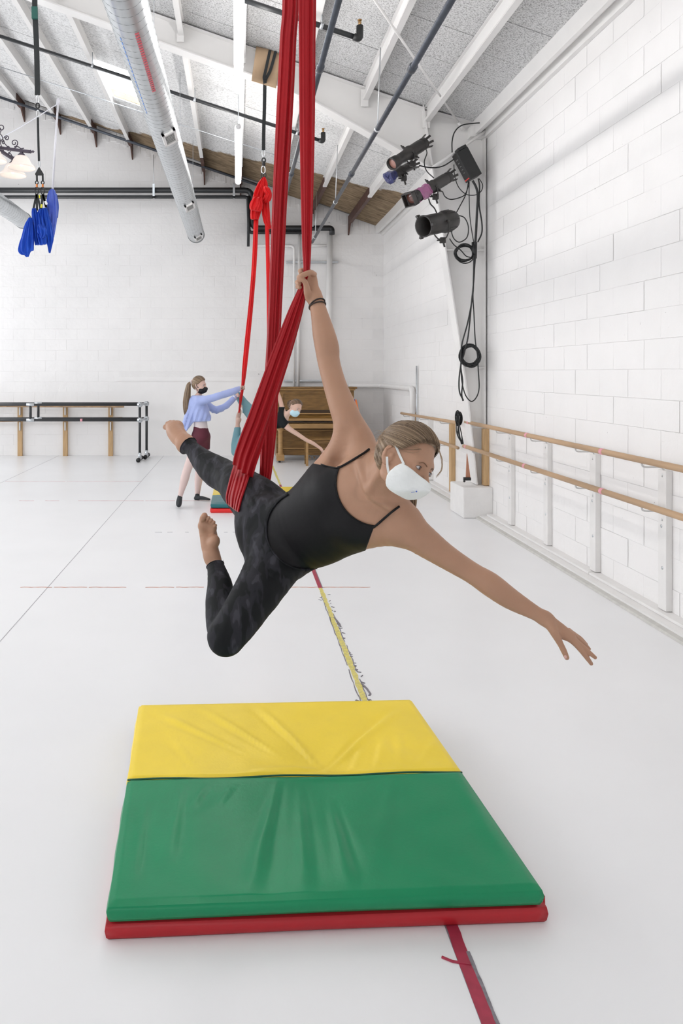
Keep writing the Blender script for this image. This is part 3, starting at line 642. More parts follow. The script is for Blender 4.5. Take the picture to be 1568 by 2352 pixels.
def coil(label, c, rx, ry, n, r, jit, seed, Y=YCB, name='cable_coil'):
    rnd = random.Random(seed); t = thing(name, label, 'cable coil', P(c[0], c[1]+ry, Y))
    for k in range(n):
        ox, oy = rnd.uniform(-jit, jit), rnd.uniform(-jit, jit); a, b = rx*rnd.uniform(.88, 1.06), ry*rnd.uniform(.88, 1.06); ph = rnd.uniform(0, 6)
        q = [P(c[0]+ox+a*math.cos(t_), c[1]+oy+b*math.sin(t_), Y+rnd.uniform(-.02, .02)+.02*math.sin(t_*2+ph)) for t_ in np.linspace(0, 2*PI, 26)[:-1]]
        mb = MB(); mb.tube(q, r, 6, closed=True); mb.build('coil_turn', M['black_rubber'], t)
    return t
coil('loose coil of thin black cable tied at the column, above the neat coil', (1066, 582), 22, 19, 7, .0065, 4, 3)
mb = MB(); p = P(1089, 575, 7.99); mb.tube([p+V(0,0,.09), p+V(0,0,-.09)], [.03, .026], 10); tag(mb.build('cable_tie', M['black_rubber']), 'black tape bundle binding the cables under the dimmer box', 'cable tie')
coil('neat thick round coil of black cable resting on the small ledge of the column', (1079, 816), 22, 24, 14, .009, 3.0, 5)
c3 = coil('tangled hank of black cord hanging on the column edge by the wooden barres', (1053, 960), 6, 15, 9, .005, 3, 8, Y=7.85, name='cord_hank')
for k in range(6):
    rnd = random.Random(k+20); mb = MB(); q = [(1052+rnd.uniform(-2,2), 950), (1050+rnd.uniform(-3,3), 975), (1052+rnd.uniform(-2,4), 1000), (1062+rnd.uniform(-3,1), 1020), (1060, 1000), (1055, 975), (1056, 955)]
    mb.tube(crom([P(x, y, 7.85-.01*k) for x, y in q], 6), .005, 6); mb.build('cord_loop', M['black_rubber'], c3)
# wooden barres on the right wall
M['bracket'] = mat('grey bracket', (.62,.62,.62), .4, metal=.5)
def barre(label, pts, r, tapes=(), brackets=(), wall='x'):
    t = thing('ballet_barre', label, 'barre', Vector(pts[0]))
    mb = MB(); a = Vector(pts[0]); b = Vector(pts[-1]); d = (b-a).normalized()
    mb.tube([a, a+d*.01]+[Vector(p) for p in pts[1:-1]]+[b-d*.01, b], [r*.8, r]+[r]*(len(pts)-2)+[r, r*.8], 14); mb.build('rail', M['wood_barre'], t)
    for y in tapes:
        p = a.lerp(b, (y-a.y)/(b.y-a.y)); mb = MB(); mb.tube([p-d*.02, p+d*.02], r+.0015, 14); mb.build('tape_mark', M['pink_tape'], t)
    for y in brackets:
        p = a.lerp(b, (y-a.y)/(b.y-a.y)); mb = MB(); mb.tube(crom([p+V(0,0,-r), p+V(.02,0,-.045), (XR-.045, p.y, p.z-.05), (XR-.045, p.y, p.z-.11)], 4), .006, 6); mb.build('wall_bracket', M['bracket'], t)
    return t
studs = (3.76, 4.70, 5.62, 6.48, 7.34)
barre('upper round wooden ballet barre on the right wall, near section', [(2.62, 2.6, 1.03), (2.62, 8.33, 1.03)], .0215, (5.2, 6.55, 8.2), studs+(8.09,))
barre('lower round wooden ballet barre on the right wall, near section', [(2.62, 2.6, .745), (2.62, 8.4, .745)], .0215, (5.2, 6.6, 8.3), studs+(8.09,))
p = P(921, 949, 11.55); barre('upper round wooden barre on the right wall, far section beyond the column', [(p.x, 8.62, 1.0), p], .02, (), (9.34, 10.4, 11.4))
barre('lower round wooden barre on the right wall, far section beyond the column', [(2.62, 8.6, .70), (2.6, 11.5, .70)], .02, (), (9.34, 10.4, 11.4))
# back wall wooden barres and free-standing black double barre
t = barre('upper wooden barre on the back wall behind the black barre', [(-5.0, 13.78, .96), P(285, 934, 13.78)], .02)
t = barre('lower wooden barre on the back wall, slightly tilted, behind the black barre', [(-5.0, 13.78, .66), P(281, 960, 13.78)], .02)
for px in (46, 150, 254):
    for py in (945, 980):
        a = P(px, py, 13.83); mb = MB(); mb.box((a.x-.012, 13.80, a.z-.07), (a.x+.012, 13.842, a.z+.09)); mb.build('bracket', M['bracket'], bpy.data.objects['wall_back'])
pb = thing('portable_barre', 'free-standing black pipe double ballet barre with grey joint fittings and rubber feet', 'barre', (-2.0, 13.3, 0))
def fit(p, ax, L_=.09, r=.032): mb = MB(); p = Vector(p); d = Vector(ax)*L_/2; mb.tube([p-d, p+d], r, 12); mb.build('joint_fitting', M['galv'], pb)
yf, yb = 13.05, 13.5
xe = (321-545)/FPX*yf; xe2 = (336.5-545)/FPX*yb; zt, zl = EYE-(929.5-855)/FPX*yf, EYE-(965-855)/FPX*yf
zt2, zl2 = EYE-(928-855)/FPX*yb, EYE-(963-855)/FPX*yb
for (x1, y, z) in ((xe, yf, zt), (xe, yf, zl), (xe2-.02, yb, zt), (xe2-.02, yb, zl)):
    mb = MB(); mb.tube([(-5.6, y, z), (x1, y, z)], .024, 12); mb.build('rail', M['black_pipe'], pb)
for x, y, zz in ((xe, yf, zt), (xe2, yb, zt2)):
    mb = MB(); mb.tube([(x, y, .05), (x, y, zz)], .024, 12); mb.build('post', M['black_pipe'], pb); fit((x, y, zt), (0,0,1)); fit((x, y, zl), (0,0,1)); fit((x, y, .09), (0,0,1), .12)
    fit((x, y, zt), (1,0,0)); fit((x, y, zl), (1,0,0))
    mb = MB(); mb.tube([(x, y-.19, .045), (x, y+.19, .045)], .026, 12); mb.build('foot_bar', M['galv'], pb)
    for s in (-1, 1): mb = MB(); mb.tube([(x, y+s*.14, .042), (x, y+s*.22, .040)], [.036, .040], 12); mb.build('rubber_foot', M['black_rubber'], pb)
mb = MB(); mb.tube([(xe, yf, zt), (xe2, yb, zt)], .02, 10); mb.build('cross_bar', M['galv'], pb); mb = MB(); mb.tube([(xe, yf, zl), (xe2, yb, zl)], .02, 10); mb.build('cross_bar', M['galv'], pb)
for px, y in ((70, yf), (88, yb)):
    x = (px-545)/FPX*y; mb = MB(); mb.tube([(x, y, zl), (x, y, zt)], .024, 12); mb.build('post', M['black_pipe'], pb)
    for z in (zt, zl): fit((x, y, z), (1,0,0), .14)
x = xe-1.05; mb = MB(); mb.tube([(x-.02, yf, zl), (x+.02, yf, zl)], .026, 12); mb.build('tape_mark', M['pink_tape'], pb)
# copper offcut leaning in the column foot
M['copper'] = mat('copper brown', (.45,.20,.12), .5)
t = thing('copper_strip', 'narrow copper-brown wedge clamped at the foot of the steel column', 'metal strip', P(1074, 1103, 8.05))
mb = MB(); q = [P(1072, 1042, 8.05), P(1079.5, 1097, 8.05), P(1069.5, 1097, 8.05)]; mb.prism([(p.x, p.z) for p in q], 8.04, 8.06); mb.build('wedge', M['copper'], t)
mb = MB(); a = P(1064, 1103, 8.05); b = P(1080, 1096, 8.05); mb.box((a.x, 8.02, a.z), (b.x, 8.07, b.z), b=.006); mb.tube([P(1066, 1101, 8.02), P(1066, 1106.5, 8.0)], .012, 8); mb.build('clamp', M['black_metal'], t)
# ---------------------------------------------------------------- signed distance bodies, meshed with surface nets
f32 = np.float32
class Field:
    """smooth union of round cones and ellipsoids, in order; each primitive is only evaluated near itself"""
    def __init__(s): s.ops = []
    def chain(s, pts, k=.02, sub=3, flat=None, op='u', k0=None):
        """pts: [(x,y,z,r)...] smooth limb. flat=(normal, scale): cross-section scaled along normal"""
        q = np.array(crom([tuple(p) for p in pts], sub)) if (len(pts) > 2 and sub > 1) else np.array([tuple(p) for p in pts], float)
        s.ops.append(('chain', q.astype(float), k, flat, op)); return s
    def ell(s, c, r, R=None, k=.02, op='u'):
        """ellipsoid, R rows = axes"""
        s.ops.append(('ell', np.array(tuple(c), float), np.array(r, float), np.eye(3) if R is None else np.array([tuple(a) for a in R], float), k, op)); return s
    def _bb(s, o):
        if o[0] == 'chain':
            q = o[1]; m = q[:, 3].max()*(max(1, o[3][1]) if o[3] else 1); pad = m+o[2]+.012; return q[:, :3].min(0)-pad, q[:, :3].max(0)+pad
        pad = o[2].max()+o[4]+.012; return o[1]-pad, o[1]+pad
    def _d(s, o, x, y, z):
        if o[0] == 'chain':
            q = o[1]; best = None
            for i in range(len(q)-1):
                a, b = q[i], q[i+1]; ba = b[:3]-a[:3]; L2 = float(ba@ba)+1e-12
                px, py, pz = x-f32(a[0]), y-f32(a[1]), z-f32(a[2])
                h = np.clip((px*f32(ba[0])+py*f32(ba[1])+pz*f32(ba[2]))/f32(L2), 0, 1)
                px = px-h*f32(ba[0]); py = py-h*f32(ba[1]); pz = pz-h*f32(ba[2])
                d2 = px*px+py*py+pz*pz; mul = 1.
                if o[3]:
                    n, sc = o[3]; qn = px*f32(n[0])+py*f32(n[1])+pz*f32(n[2]); d2 = d2-qn*qn+qn*qn/f32(sc*sc); mul = min(1, sc)
                d = (np.sqrt(np.maximum(d2, 0))-(f32(a[3])+h*f32(b[3]-a[3])))*f32(mul)
                best = d if best is None else np.minimum(best, d)
            return best
        c, r, R = o[1], o[2], o[3]; px, py, pz = x-f32(c[0]), y-f32(c[1]), z-f32(c[2])
        u = [(px*f32(R[i][0])+py*f32(R[i][1])+pz*f32(R[i][2])) for i in range(3)]
        k0 = np.sqrt(sum((u[i]/f32(r[i]))**2 for i in range(3))); k1 = np.sqrt(sum((u[i]/f32(r[i]*r[i]))**2 for i in range(3)))+1e-9
        return k0*(k0-1)/k1
    def _mix(s, a, d, k, op):
        if op == 'u':
            if k <= 0: return np.minimum(a, d)
            h = np.maximum(k-np.abs(a-d), 0)/k; return np.minimum(a, d)-h*h*f32(k*.25)
        d = -d   # subtract
        if k <= 0: return np.maximum(a, d)
        h = np.maximum(k-np.abs(a-d), 0)/k; return np.maximum(a, d)+h*h*f32(k*.25)
    def at(s, p):
        p = np.asarray(p, f32); sh = p.shape[:-1]; p = p.reshape(-1, 3); a = np.full(len(p), .5, f32)
        for o in s.ops:
            b0, b1 = s._bb(o); q = np.nonzero(((p > b0) & (p < b1)).all(1))[0]
            if len(q) == 0: continue
            x, y, z = p[q, 0], p[q, 1], p[q, 2]
            k, op = (o[2], o[4]) if o[0] == 'chain' else (o[4], o[5]); a[q] = s._mix(a[q], s._d(o, x, y, z), k, op)
        return a.reshape(sh)
    def project(s, vt, it=2):
        e = 5e-4
        for _ in range(it):
            d = s.at(vt); g = np.stack([(s.at(vt+np.eye(3)[i]*e)-s.at(vt-np.eye(3)[i]*e))/(2*e) for i in range(3)], 1)
            n2 = np.maximum((g*g).sum(1), .2); vt = vt-(np.clip(d, -.004, .004)/n2)[:, None]*g
        return vt
    def grid(s, lo, hi, h):
        ax = [np.arange(lo[i], hi[i]+h, h, dtype=f32) for i in range(3)]
        v = np.full(tuple(len(a) for a in ax), .5, f32)
        for o in s.ops:
            b0, b1 = s._bb(o); sl = []
            for i in range(3):
                i0 = max(0, int((b0[i]-lo[i])/h)); i1 = min(len(ax[i]), int((b1[i]-lo[i])/h)+2)
                if i1-i0 < 2: sl = None; break
                sl.append(slice(i0, i1))
            if sl is None: continue
            x = ax[0][sl[0]][:, None, None]; y = ax[1][sl[1]][None, :, None]; z = ax[2][sl[2]][None, None, :]
            k, op = (o[2], o[4]) if o[0] == 'chain' else (o[4], o[5]); t = tuple(sl)
            v[t] = s._mix(v[t], s._d(o, x, y, z), k, op)
        return ax, v
    def bounds(s):
        b = [s._bb(o) for o in s.ops if (o[4] if o[0] == 'chain' else o[5]) == 'u']
        return np.min([a for a, _ in b], 0), np.max([a for _, a in b], 0)
    def surf(s, px, py, y0=1.6, y1=3.6, off=0.0, n=500):
        """first hit of the ray through a frame pixel"""
        Y = np.linspace(y0, y1, n); pts = np.stack([(px-CX)/FPX*Y, Y, EYE+(CY-py)/FPX*Y], -1); d = s.at(pts)-off
        i = np.argmax(d < 0)
        if d[i] >= 0: i = int(np.argmin(d)); return Vector(pts[i])
        if i == 0: return Vector(pts[0])
        t = d[i-1]/(d[i-1]-d[i]); return Vector(pts[i-1]*(1-t)+pts[i]*t)
def surfnet(ax, v):
    nx, ny, nz = v.shape; ins = v < 0
    c = ins[:-1,:-1,:-1].astype(np.int8)
    offs = [(0,0,0),(1,0,0),(0,1,0),(1,1,0),(0,0,1),(1,0,1),(0,1,1),(1,1,1)]
    c = sum(ins[o[0]:nx-1+o[0], o[1]:ny-1+o[1], o[2]:nz-1+o[2]].astype(np.int8) for o in offs)
    I, J, K = np.nonzero((c > 0) & (c < 8))
    if len(I) == 0: return np.zeros((0, 3)), np.zeros((0, 4), int)
    val = np.stack([v[I+o[0], J+o[1], K+o[2]] for o in offs], 1)
    s = np.zeros((len(I), 3)); n = np.zeros(len(I))
    for a in range(8):
        for b in range(a+1, 8):
            da = np.array(offs[b])-np.array(offs[a])
            if np.abs(da).sum() != 1: continue
            cr = (val[:, a] < 0) != (val[:, b] < 0); t = np.where(cr, val[:, a]/(val[:, a]-val[:, b]+1e-20), 0)
            s += cr[:, None]*(np.array(offs[a])[None]+t[:, None]*da[None]); n += cr
    s /= n[:, None]
    h = ax[0][1]-ax[0][0]
    vt = np.stack([ax[0][I]+s[:, 0]*h, ax[1][J]+s[:, 1]*h, ax[2][K]+s[:, 2]*h], 1)
    idx = np.full((nx-1, ny-1, nz-1), -1, np.int32); idx[I, J, K] = np.arange(len(I)); F = []
    for axn in range(3):
        sl0 = [slice(None)]*3; sl1 = [slice(None)]*3; sl0[axn] = slice(0, -1); sl1[axn] = slice(1, None)
        A = ins[tuple(sl0)]; B = ins[tuple(sl1)]; e = np.array(np.nonzero(A != B))
        o = [i for i in range(3) if i != axn]
        ok = (e[o[0]] > 0) & (e[o[1]] > 0) & (e[o[0]] < (nx-1, ny-1, nz-1)[o[0]]) & (e[o[1]] < (nx-1, ny-1, nz-1)[o[1]]); e = e[:, ok]
        inside = A[tuple(e)]
        def g(d0, d1):
            q = e.copy(); q[o[0]] -= d0; q[o[1]] -= d1; return idx[tuple(q)]
        q = np.stack([g(1,1), g(0,1), g(0,0), g(1,0)], 1)
        flip = inside if axn != 1 else ~inside
        q[~flip] = q[~flip][:, ::-1]; F.append(q)
    F = np.concatenate(F); F = F[(F >= 0).all(1)]
    return vt, F
def np_mesh(name, vt, F, mats, origin, mi=None, cols=None):
    me = bpy.data.meshes.new(name); n = len(vt); m = len(F); w = F.shape[1]
    me.vertices.add(n); me.vertices.foreach_set('co', (vt-np.array(tuple(origin))).astype(f32).ravel())
    me.loops.add(m*w); me.loops.foreach_set('vertex_index', F.astype(np.int32).ravel())
    me.polygons.add(m); me.polygons.foreach_set('loop_start', np.arange(0, m*w, w, dtype=np.int32)); me.polygons.foreach_set('loop_total', np.full(m, w, np.int32))
    for x in (mats if isinstance(mats, (list, tuple)) else [mats]): me.materials.append(x)
    me.polygons.foreach_set('use_smooth', np.ones(m, bool))
    if mi is not None: me.polygons.foreach_set('material_index', mi.astype(np.int32))
    me.update(calc_edges=True); me.validate()
    if cols is not None:
        at = me.color_attributes.new('Col', 'FLOAT_COLOR', 'POINT'); at.data.foreach_set('color', np.hstack([cols, np.ones((n, 1))]).astype(f32).ravel())
    return me
def sdf_obj(name, fieldlist, mats, parent, blocks, post=None, cols=None, relax=1):
    """blocks: [(lo, hi, h, keep)] ; fieldlist: Field ; post(v, X, Y, Z) modifies the sampled grid"""
    VT, FF, o = [], [], 0
    for lo, hi, h, keep in blocks:
        ax, v = fieldlist.grid(lo, hi, h)
        if post is not None: v = post(v, ax[0][:, None, None], ax[1][None, :, None], ax[2][None, None, :])
        vt, F = surfnet(ax, v)
        if len(vt) == 0: continue
        for _ in range(relax):   # gentle laplacian
            acc = np.zeros_like(vt); cnt = np.zeros(len(vt))
            for a in range(4):
                b = (a+1) % 4
                np.add.at(acc, F[:, a], vt[F[:, b]]); np.add.at(cnt, F[:, a], 1); np.add.at(acc, F[:, b], vt[F[:, a]]); np.add.at(cnt, F[:, b], 1)
            ok = cnt > 0; vt[ok] = vt[ok]*.5+.5*acc[ok]/cnt[ok][:, None]
        if post is None: vt = fieldlist.project(vt)
        if keep is not None:
            c = vt[F].mean(1); F = F[keep(c)]
            u, inv = np.unique(F, return_inverse=True); vt = vt[u]; F = inv.reshape(F.shape)
        VT.append(vt); FF.append(F+o); o += len(vt)
    vt = np.concatenate(VT); F = np.concatenate(FF)
    org = wpos(parent) if parent is not None else Vector((0,0,0))
    nrm = None
    if post is None:
        e = 1e-3; nrm = np.stack([fieldlist.at(vt+np.eye(3)[i]*e)-fieldlist.at(vt-np.eye(3)[i]*e) for i in range(3)], 1); nrm = nrm/np.maximum(np.linalg.norm(nrm, axis=1), 1e-9)[:, None]
    me = np_mesh(name, vt, F, mats, org, cols=cols(vt) if cols else None)
    if nrm is not None and len(me.vertices) == len(nrm): me.normals_split_custom_set_from_vertices([tuple(q) for q in nrm])
    ob = bpy.data.objects.new(name, me); COL.objects.link(ob)
    if parent is not None: ob.parent = parent
    ob['_o'] = tuple(org)
    return ob
def px2(X, Y, Z):  # frame pixel of world points, used to lay cloth edges out
    return CX+FPX*X/Y, CY-FPX*(Z-EYE)/Y
def J(px, py, Y, rpx):  # joint: pixel, depth, radius given in pixels at that depth
    p = P(px, py, Y); return (p.x, p.y, p.z, rpx*Y/FPX)
def smax(a, b, k):
    h = np.maximum(k-np.abs(a-b), 0)/k; return np.maximum(a, b)+h*h*k*.25
def nz(X, Y, Z, s, seed=0):   # cheap smooth pseudo noise
    r = np.random.RandomState(seed); out = 0
    for _ in range(5):
        d = r.normal(size=3); d /= np.linalg.norm(d); out = out+np.sin((X*f32(d[0])+Y*f32(d[1])+Z*f32(d[2]))*f32(s*r.uniform(.6, 1.7))+f32(r.uniform(0, 6)))
    return out/5
# ---------------------------------------------------------------- people: shared materials
def skin_mat(name, col, var=.12):
    m = mat(name, col, .48, spec=.25, var=var, vscale=9, bump=.06, bscale=220, sss=.12)
    return m
M['skin'] = skin_mat('skin', (.46,.265,.175)); M['skin_pale'] = skin_mat('pale skin', (.72,.50,.42), .08); M['skin_mid'] = skin_mat('light skin', (.70,.47,.38), .08)
M['leotard'] = mat('black stretch jersey', (.006,.0055,.0065), .6, spec=.25, bump=.05, bscale=300)
def camo_mat():
    m = bpy.data.materials.new('dark camouflage stretch'); m.use_nodes = True; nt = m.node_tree; N = nt.nodes; L = nt.links; b = N['Principled BSDF']
    tc = N.new('ShaderNodeTexCoord'); mp = N.new('ShaderNodeMapping'); mp.inputs['Rotation'].default_value = (0, .35, 0); mp.inputs['Scale'].default_value = (34, 16, 10); L.new(tc.outputs['Object'], mp.inputs['Vector'])
    n = N.new('ShaderNodeTexNoise'); n.inputs['Scale'].default_value = 1; n.inputs['Detail'].default_value = 2.6; n.inputs['Roughness'].default_value = .45; n.inputs['Distortion'].default_value = .4; L.new(mp.outputs[0], n.inputs['Vector'])
    r = N.new('ShaderNodeValToRGB'); r.color_ramp.interpolation = 'EASE'; e = r.color_ramp.elements
    for _ in range(3): e.new(.5)
    for i, (p, c) in enumerate(((0, (.0045,.0045,.006)), (.46, (.008,.009,.010)), (.515, (.020,.020,.025)), (.60, (.022,.022,.027)), (.66, (.044,.043,.053)))): e[i].position = p; e[i].color = (*c, 1)
    L.new(n.outputs['Fac'], r.inputs['Fac']); L.new(r.outputs['Color'], b.inputs['Base Color']); b.inputs['Roughness'].default_value = .7; b.inputs['Specular IOR Level'].default_value = .2
    return m
M['camo'] = camo_mat()
def hair_mat(name, a, b_, c):
    m = bpy.data.materials.new(name); m.use_nodes = True; nt = m.node_tree; N = nt.nodes; L = nt.links; b = N['Principled BSDF']
    at = N.new('ShaderNodeVertexColor'); at.layer_name = 'Col'; r = N.new('ShaderNodeValToRGB'); e = r.color_ramp.elements; e.new(.5)
    for i, (p, cc_) in enumerate(((0, a), (.5, b_), (1, c))): e[i].position = p; e[i].color = (*cc_, 1)
    L.new(at.outputs['Color'], r.inputs['Fac']); L.new(r.outputs['Color'], b.inputs['Base Color']); b.inputs['Roughness'].default_value = .42; b.inputs['Specular IOR Level'].default_value = .4
    return m
M['hair_blond'] = hair_mat('dark blond hair', (.10,.065,.04), (.25,.17,.105), (.47,.35,.235)); M['hair_brown'] = hair_mat('brown hair', (.06,.035,.02), (.16,.10,.06), (.30,.20,.13))
M['mask_white'] = mat('white cotton mask', (.80,.82,.81), .8, bump=.12, bscale=150, sheen=.1); M['mask_blue'] = mat('light blue face mask', (.52,.75,.84), .75); M['mask_black'] = mat('black cloth mask', (.006,.006,.008), .6)
M['eye_white'] = mat('eye white', (.66,.62,.62), .15, spec=.7); M['iris'] = mat('iris', (.10,.10,.12), .1, spec=.8); M['pupil'] = mat('pupil', (.004,.004,.004), .05, spec=.9)
M['brow'] = mat('eyebrow', (.20,.115,.075), .9, spec=.05); M['lash'] = mat('eyelashes', (.03,.02,.018), .6); M['nail'] = mat('nail', (.70,.42,.37), .25, spec=.6)
def norm(v): v = np.array(tuple(v), float); return v/np.linalg.norm(v)
class Head:
    """head frame: f forward, r towards the person's right, u up; sizes in metres for a 0.22 m head, scaled by s"""
    def __init__(s, C, F, R, sc=1.):
        s.C = np.array(tuple(C), float); s.F = norm(F); R = np.array(tuple(R), float); R = R-s.F*(R@s.F); s.R = norm(R); s.U = np.cross(s.R, s.F); s.s = sc
        if s.U[2] < 0: s.U = -s.U
    def p(s, f, r, u): return Vector(s.C+(s.F*f+s.R*r+s.U*u)*s.s)
    def ax(s): return [s.F, s.R, s.U]
    def loc(s, X, Y, Z):
        x, y, z = X-f32(s.C[0]), Y-f32(s.C[1]), Z-f32(s.C[2]); q = f32(1/s.s)
        return [(x*f32(a[0])+y*f32(a[1])+z*f32(a[2]))*q for a in s.ax()]
    def build(s, fd, fine=True):
        A = s.ax(); S = s.s
        def E(c, r, k=.02, op='u', rot=None): fd.ell(s.p(*c), [x*S for x in r], A if rot is None else rot, k*S, op)
        E((-.014, 0, .028), (.094, .074, .088)); E((.028, 0, -.024), (.058, .058, .064), .03); E((.058, 0, -.070), (.022, .023, .014), .03)
        for r in (-1, 1): E((.012, r*.050, -.060), (.030, .014, .020), .03)
        E((.067, 0, .020), (.018, .046, .012), .02)
        for r in (-1, 1): E((.052, r*.040, -.030), (.024, .020, .020), .02)
        if fine:
            for r in (-1, 1): E((.094, r*.030, .000), (.016, .018, .012), .014, 's')
            for r in (-1, 1): E((.0690, r*.0310, .000), (.0150, .0160, .0138), .004)
            for r in (-1, 1): E((.088, r*.0320, -.0005), (.016, .0140, .0058), .002, 's')
        fd.chain([(*s.p(.080, 0, .008), .007*S), (*s.p(.092, 0, -.012), .0085*S), (*s.p(.108, 0, -.035), .0105*S)], .014*S, 2)
        for r in (-1, 1): E((.098, r*.011, -.040), (.010, .007, .008), .008)
        E((.082, 0, -.060), (.010, .022, .006), .010); E((.078, 0, -.068), (.010, .018, .006), .008)
        for r in (-1, 1):   # ears
            Re = [norm(s.F*.95-s.R*r*.30), norm(s.R*r*.95+s.F*.30), s.U]
            fd.ell(s.p(-.006, r*.074, -.004), [.019*S, .0075*S, .031*S], Re, .008*S)
            if fine:
                fd.ell(s.p(-.002, r*.083, .002), [.011*S, .006*S, .019*S], Re, .005*S, 's')
                fd.chain([(*s.p(-.012, r*.082, -.012), .003*S), (*s.p(-.014, r*.083, .006), .003*S), (*s.p(-.004, r*.082, .017), .003*S)], .004*S, 3)
                E((.006, r*.074, -.004), (.006, .005, .007), .005); E((-.003, r*.073, -.031), (.009, .006, .009), .006)
    def eyes(s, par, gaze=(.9, -.25, -.1)):
        S = s.s
        for r in (-1, 1):
            c = s.p(.0680, r*.0310, 0); mb = MB(); mb.sphere(c, .0132*S, 12); e = mb.build('eye', M['eye_white'], par)
            g = Vector(s.F*gaze[0]+s.R*gaze[1]+s.U*gaze[2]).normalized(); Mx = axisM(c, c+g)
            mb = MB(); mb.lathe([(.001, .0140*S), (.0035*S, .0138*S), (.0068*S, .0122*S)], 16, Mx); mb.build('iris', M['iris'], e)
            mb = MB(); mb.lathe([(.0005, .0143*S), (.0026*S, .01415*S)], 12, Mx); mb.build('pupil', M['pupil'], e)
    def brows(s, fd, par):
        S = s.s
        for r in (-1, 1):
            pts = []
            for f, rr, u in ((.09, .013, .013), (.09, .023, .017), (.08, .036, .018), (.07, .047, .011)):
                pts.append(s.onskin(fd, f, r*rr, u))
            mb = MB(); mb.tube(crom(pts, 4), [x*S for x in np.interp(np.linspace(0, 1, 13), [0, .4, 1], [.0012, .0017, .0006])], 6); mb.build('eyebrow', M['brow'], par)
            for sg, rad, mt in ((1, .00065, 'lash'), (-1, .0005, 'brow')):
                pts = []
                for th in np.linspace(.12, PI-.12, 12):
                    dr = math.cos(th)*.0133; u = sg*math.sin(th)*.0054; f = .069+.0150*math.sqrt(max(.05, 1-(dr/.0162)**2-(u/.0140)**2))+.0006; pts.append(s.p(f, r*(.0315+dr), u-.0003))
                mb = MB(); mb.tube(pts, [rad*S]*12, 5); mb.build('eyelashes', M[mt], par)
    def onskin(s, fd, f, r, u, off=.001):
        """march from outside towards the head's axis until the skin is met"""
        a = s.p(.16, r*1.1, u); b = s.p(0, r*.6, u); t = np.linspace(0, 1, 200)[:, None]; q = np.array(tuple(a))*(1-t)+np.array(tuple(b))*t; d = fd.at(q)-off; i = int(np.argmax(d < 0)); return Vector(q[i])
def hair_cap(head, fd_head, par, matn, region, grow=.010, lo=None, hi=None, h=.003, tie=(-.105, 0, .03), seed=1):
    """hair volume: the skull grown outwards, grooved along strands that run to the tie"""
    S = head.s; fd = Field(); A = head.ax()
    fd.ell(head.p(-.004, 0, .030), [(.088+grow)*S, (.074+grow*.9)*S, (.088+grow)*S], A, .02); fd.ell(head.p(-.036, 0, .004), [.046*S, .060*S, .058*S], A, .03*S)
    T = np.array(tie)
    def phi(f, r, u):
        return np.arctan2(r, (u-T[2]-.0)*1.0+(f-T[0])*.55)
    def post(v, X, Y, Z):
        f, r, u = head.loc(X, Y, Z); ph = phi(f, r, u)
        g = np.sin(ph*34+2*np.sin(f*40))*.0007+np.sin(ph*71+1+3*np.sin(f*30))*.0005+np.sin(ph*13+f*20)*.0010
        v = v+f32(S)*g.astype(f32)
        return smax(v, region(f, r, u)*f32(S), .010*S)
    def cols(vt):
        f, r, u = head.loc(vt[:, 0], vt[:, 1], vt[:, 2]); ph = phi(f, r, u)
        c = .42+.14*np.sin(ph*34+1.0*np.sin(f*20))+.10*np.sin(ph*83+1*np.sin(f*15))+.12*np.sin(ph*19+1)-2.2*np.clip(u-.07, 0, .1)*3
        return np.repeat(np.clip(c, 0, 1)[:, None], 3, 1)
    c = np.array(tuple(head.C)); e = .15*S
    return sdf_obj('hair', fd, M[matn], par, [(c-e, c+e, h, None)], post, cols, relax=0)
def ribbon_hair(name, strands, r, matn, par):
    """strands: list of point lists; thin tapered tubes with a tone each, one mesh"""
    vs, fs, cs = [], [], []
    for pts, tone, r0 in strands:
        mb = MB(); n = len(pts); rr = [r0*r*(1-.75*(i/(n-1))**2)*min(1, .25+i/3) for i in range(n)]; mb.tube(pts, rr, 3, cap=False); o = len(vs)
        vs += mb.v; fs += [tuple(i+o for i in f) for f in mb.f]; cs += [tone]*len(mb.v)
    vt = np.array([tuple(v) for v in vs]); F = np.array(fs); c = np.repeat(np.array(cs)[:, None], 3, 1)
    me = np_mesh(name, vt, F, M[matn], wpos(par), cols=c); o = bpy.data.objects.new(name, me); COL.objects.link(o); o.parent = par; tag(o, kind='stuff'); return o
# ---------------------------------------------------------------- the dancer in the foreground
D1 = thing('person', 'woman in black leotard and dark camouflage leggings hanging in the large red silk, arm outstretched', 'person', tuple(P(640, 1500, 2.45)))
B = Field()
pe, ch_ = np.array(tuple(P(645, 1218, 2.52))), np.array(tuple(P(790, 1155, 2.33)))
AX = norm(ch_-pe); WX = np.array([.398, 0, -.918]); WX = norm(WX-AX*(WX@AX)); DX = np.cross(AX, WX)
if DX[1] > 0: DX = -DX
B.chain([J(628, 1228, 2.57, 84), J(655, 1228, 2.53, 86), J(684, 1223, 2.48, 87), J(732, 1202, 2.41, 92), J(785, 1163, 2.34, 95), J(835, 1130, 2.29, 80), J(856, 1112, 2.27, 55)], .03, 4, (DX, .66))
B.chain([J(835, 1110, 2.30, 62), J(815, 1035, 2.34, 42), J(804, 985, 2.35, 34), J(788, 938, 2.37, 31), J(769, 885, 2.41, 26.5), J(755, 832, 2.45, 25.5), J(751, 800, 2.46, 27.5), J(743, 765, 2.47, 25.5), J(733, 720, 2.48, 19.5), J(727, 697, 2.49, 17.5), J(720, 678, 2.50, 17)], .035, 4)
B.chain([J(808, 1000, 2.35, 33), J(778, 1050, 2.38, 36), J(748, 1105, 2.42, 46), J(720, 1160, 2.45, 50)], .04, 3)
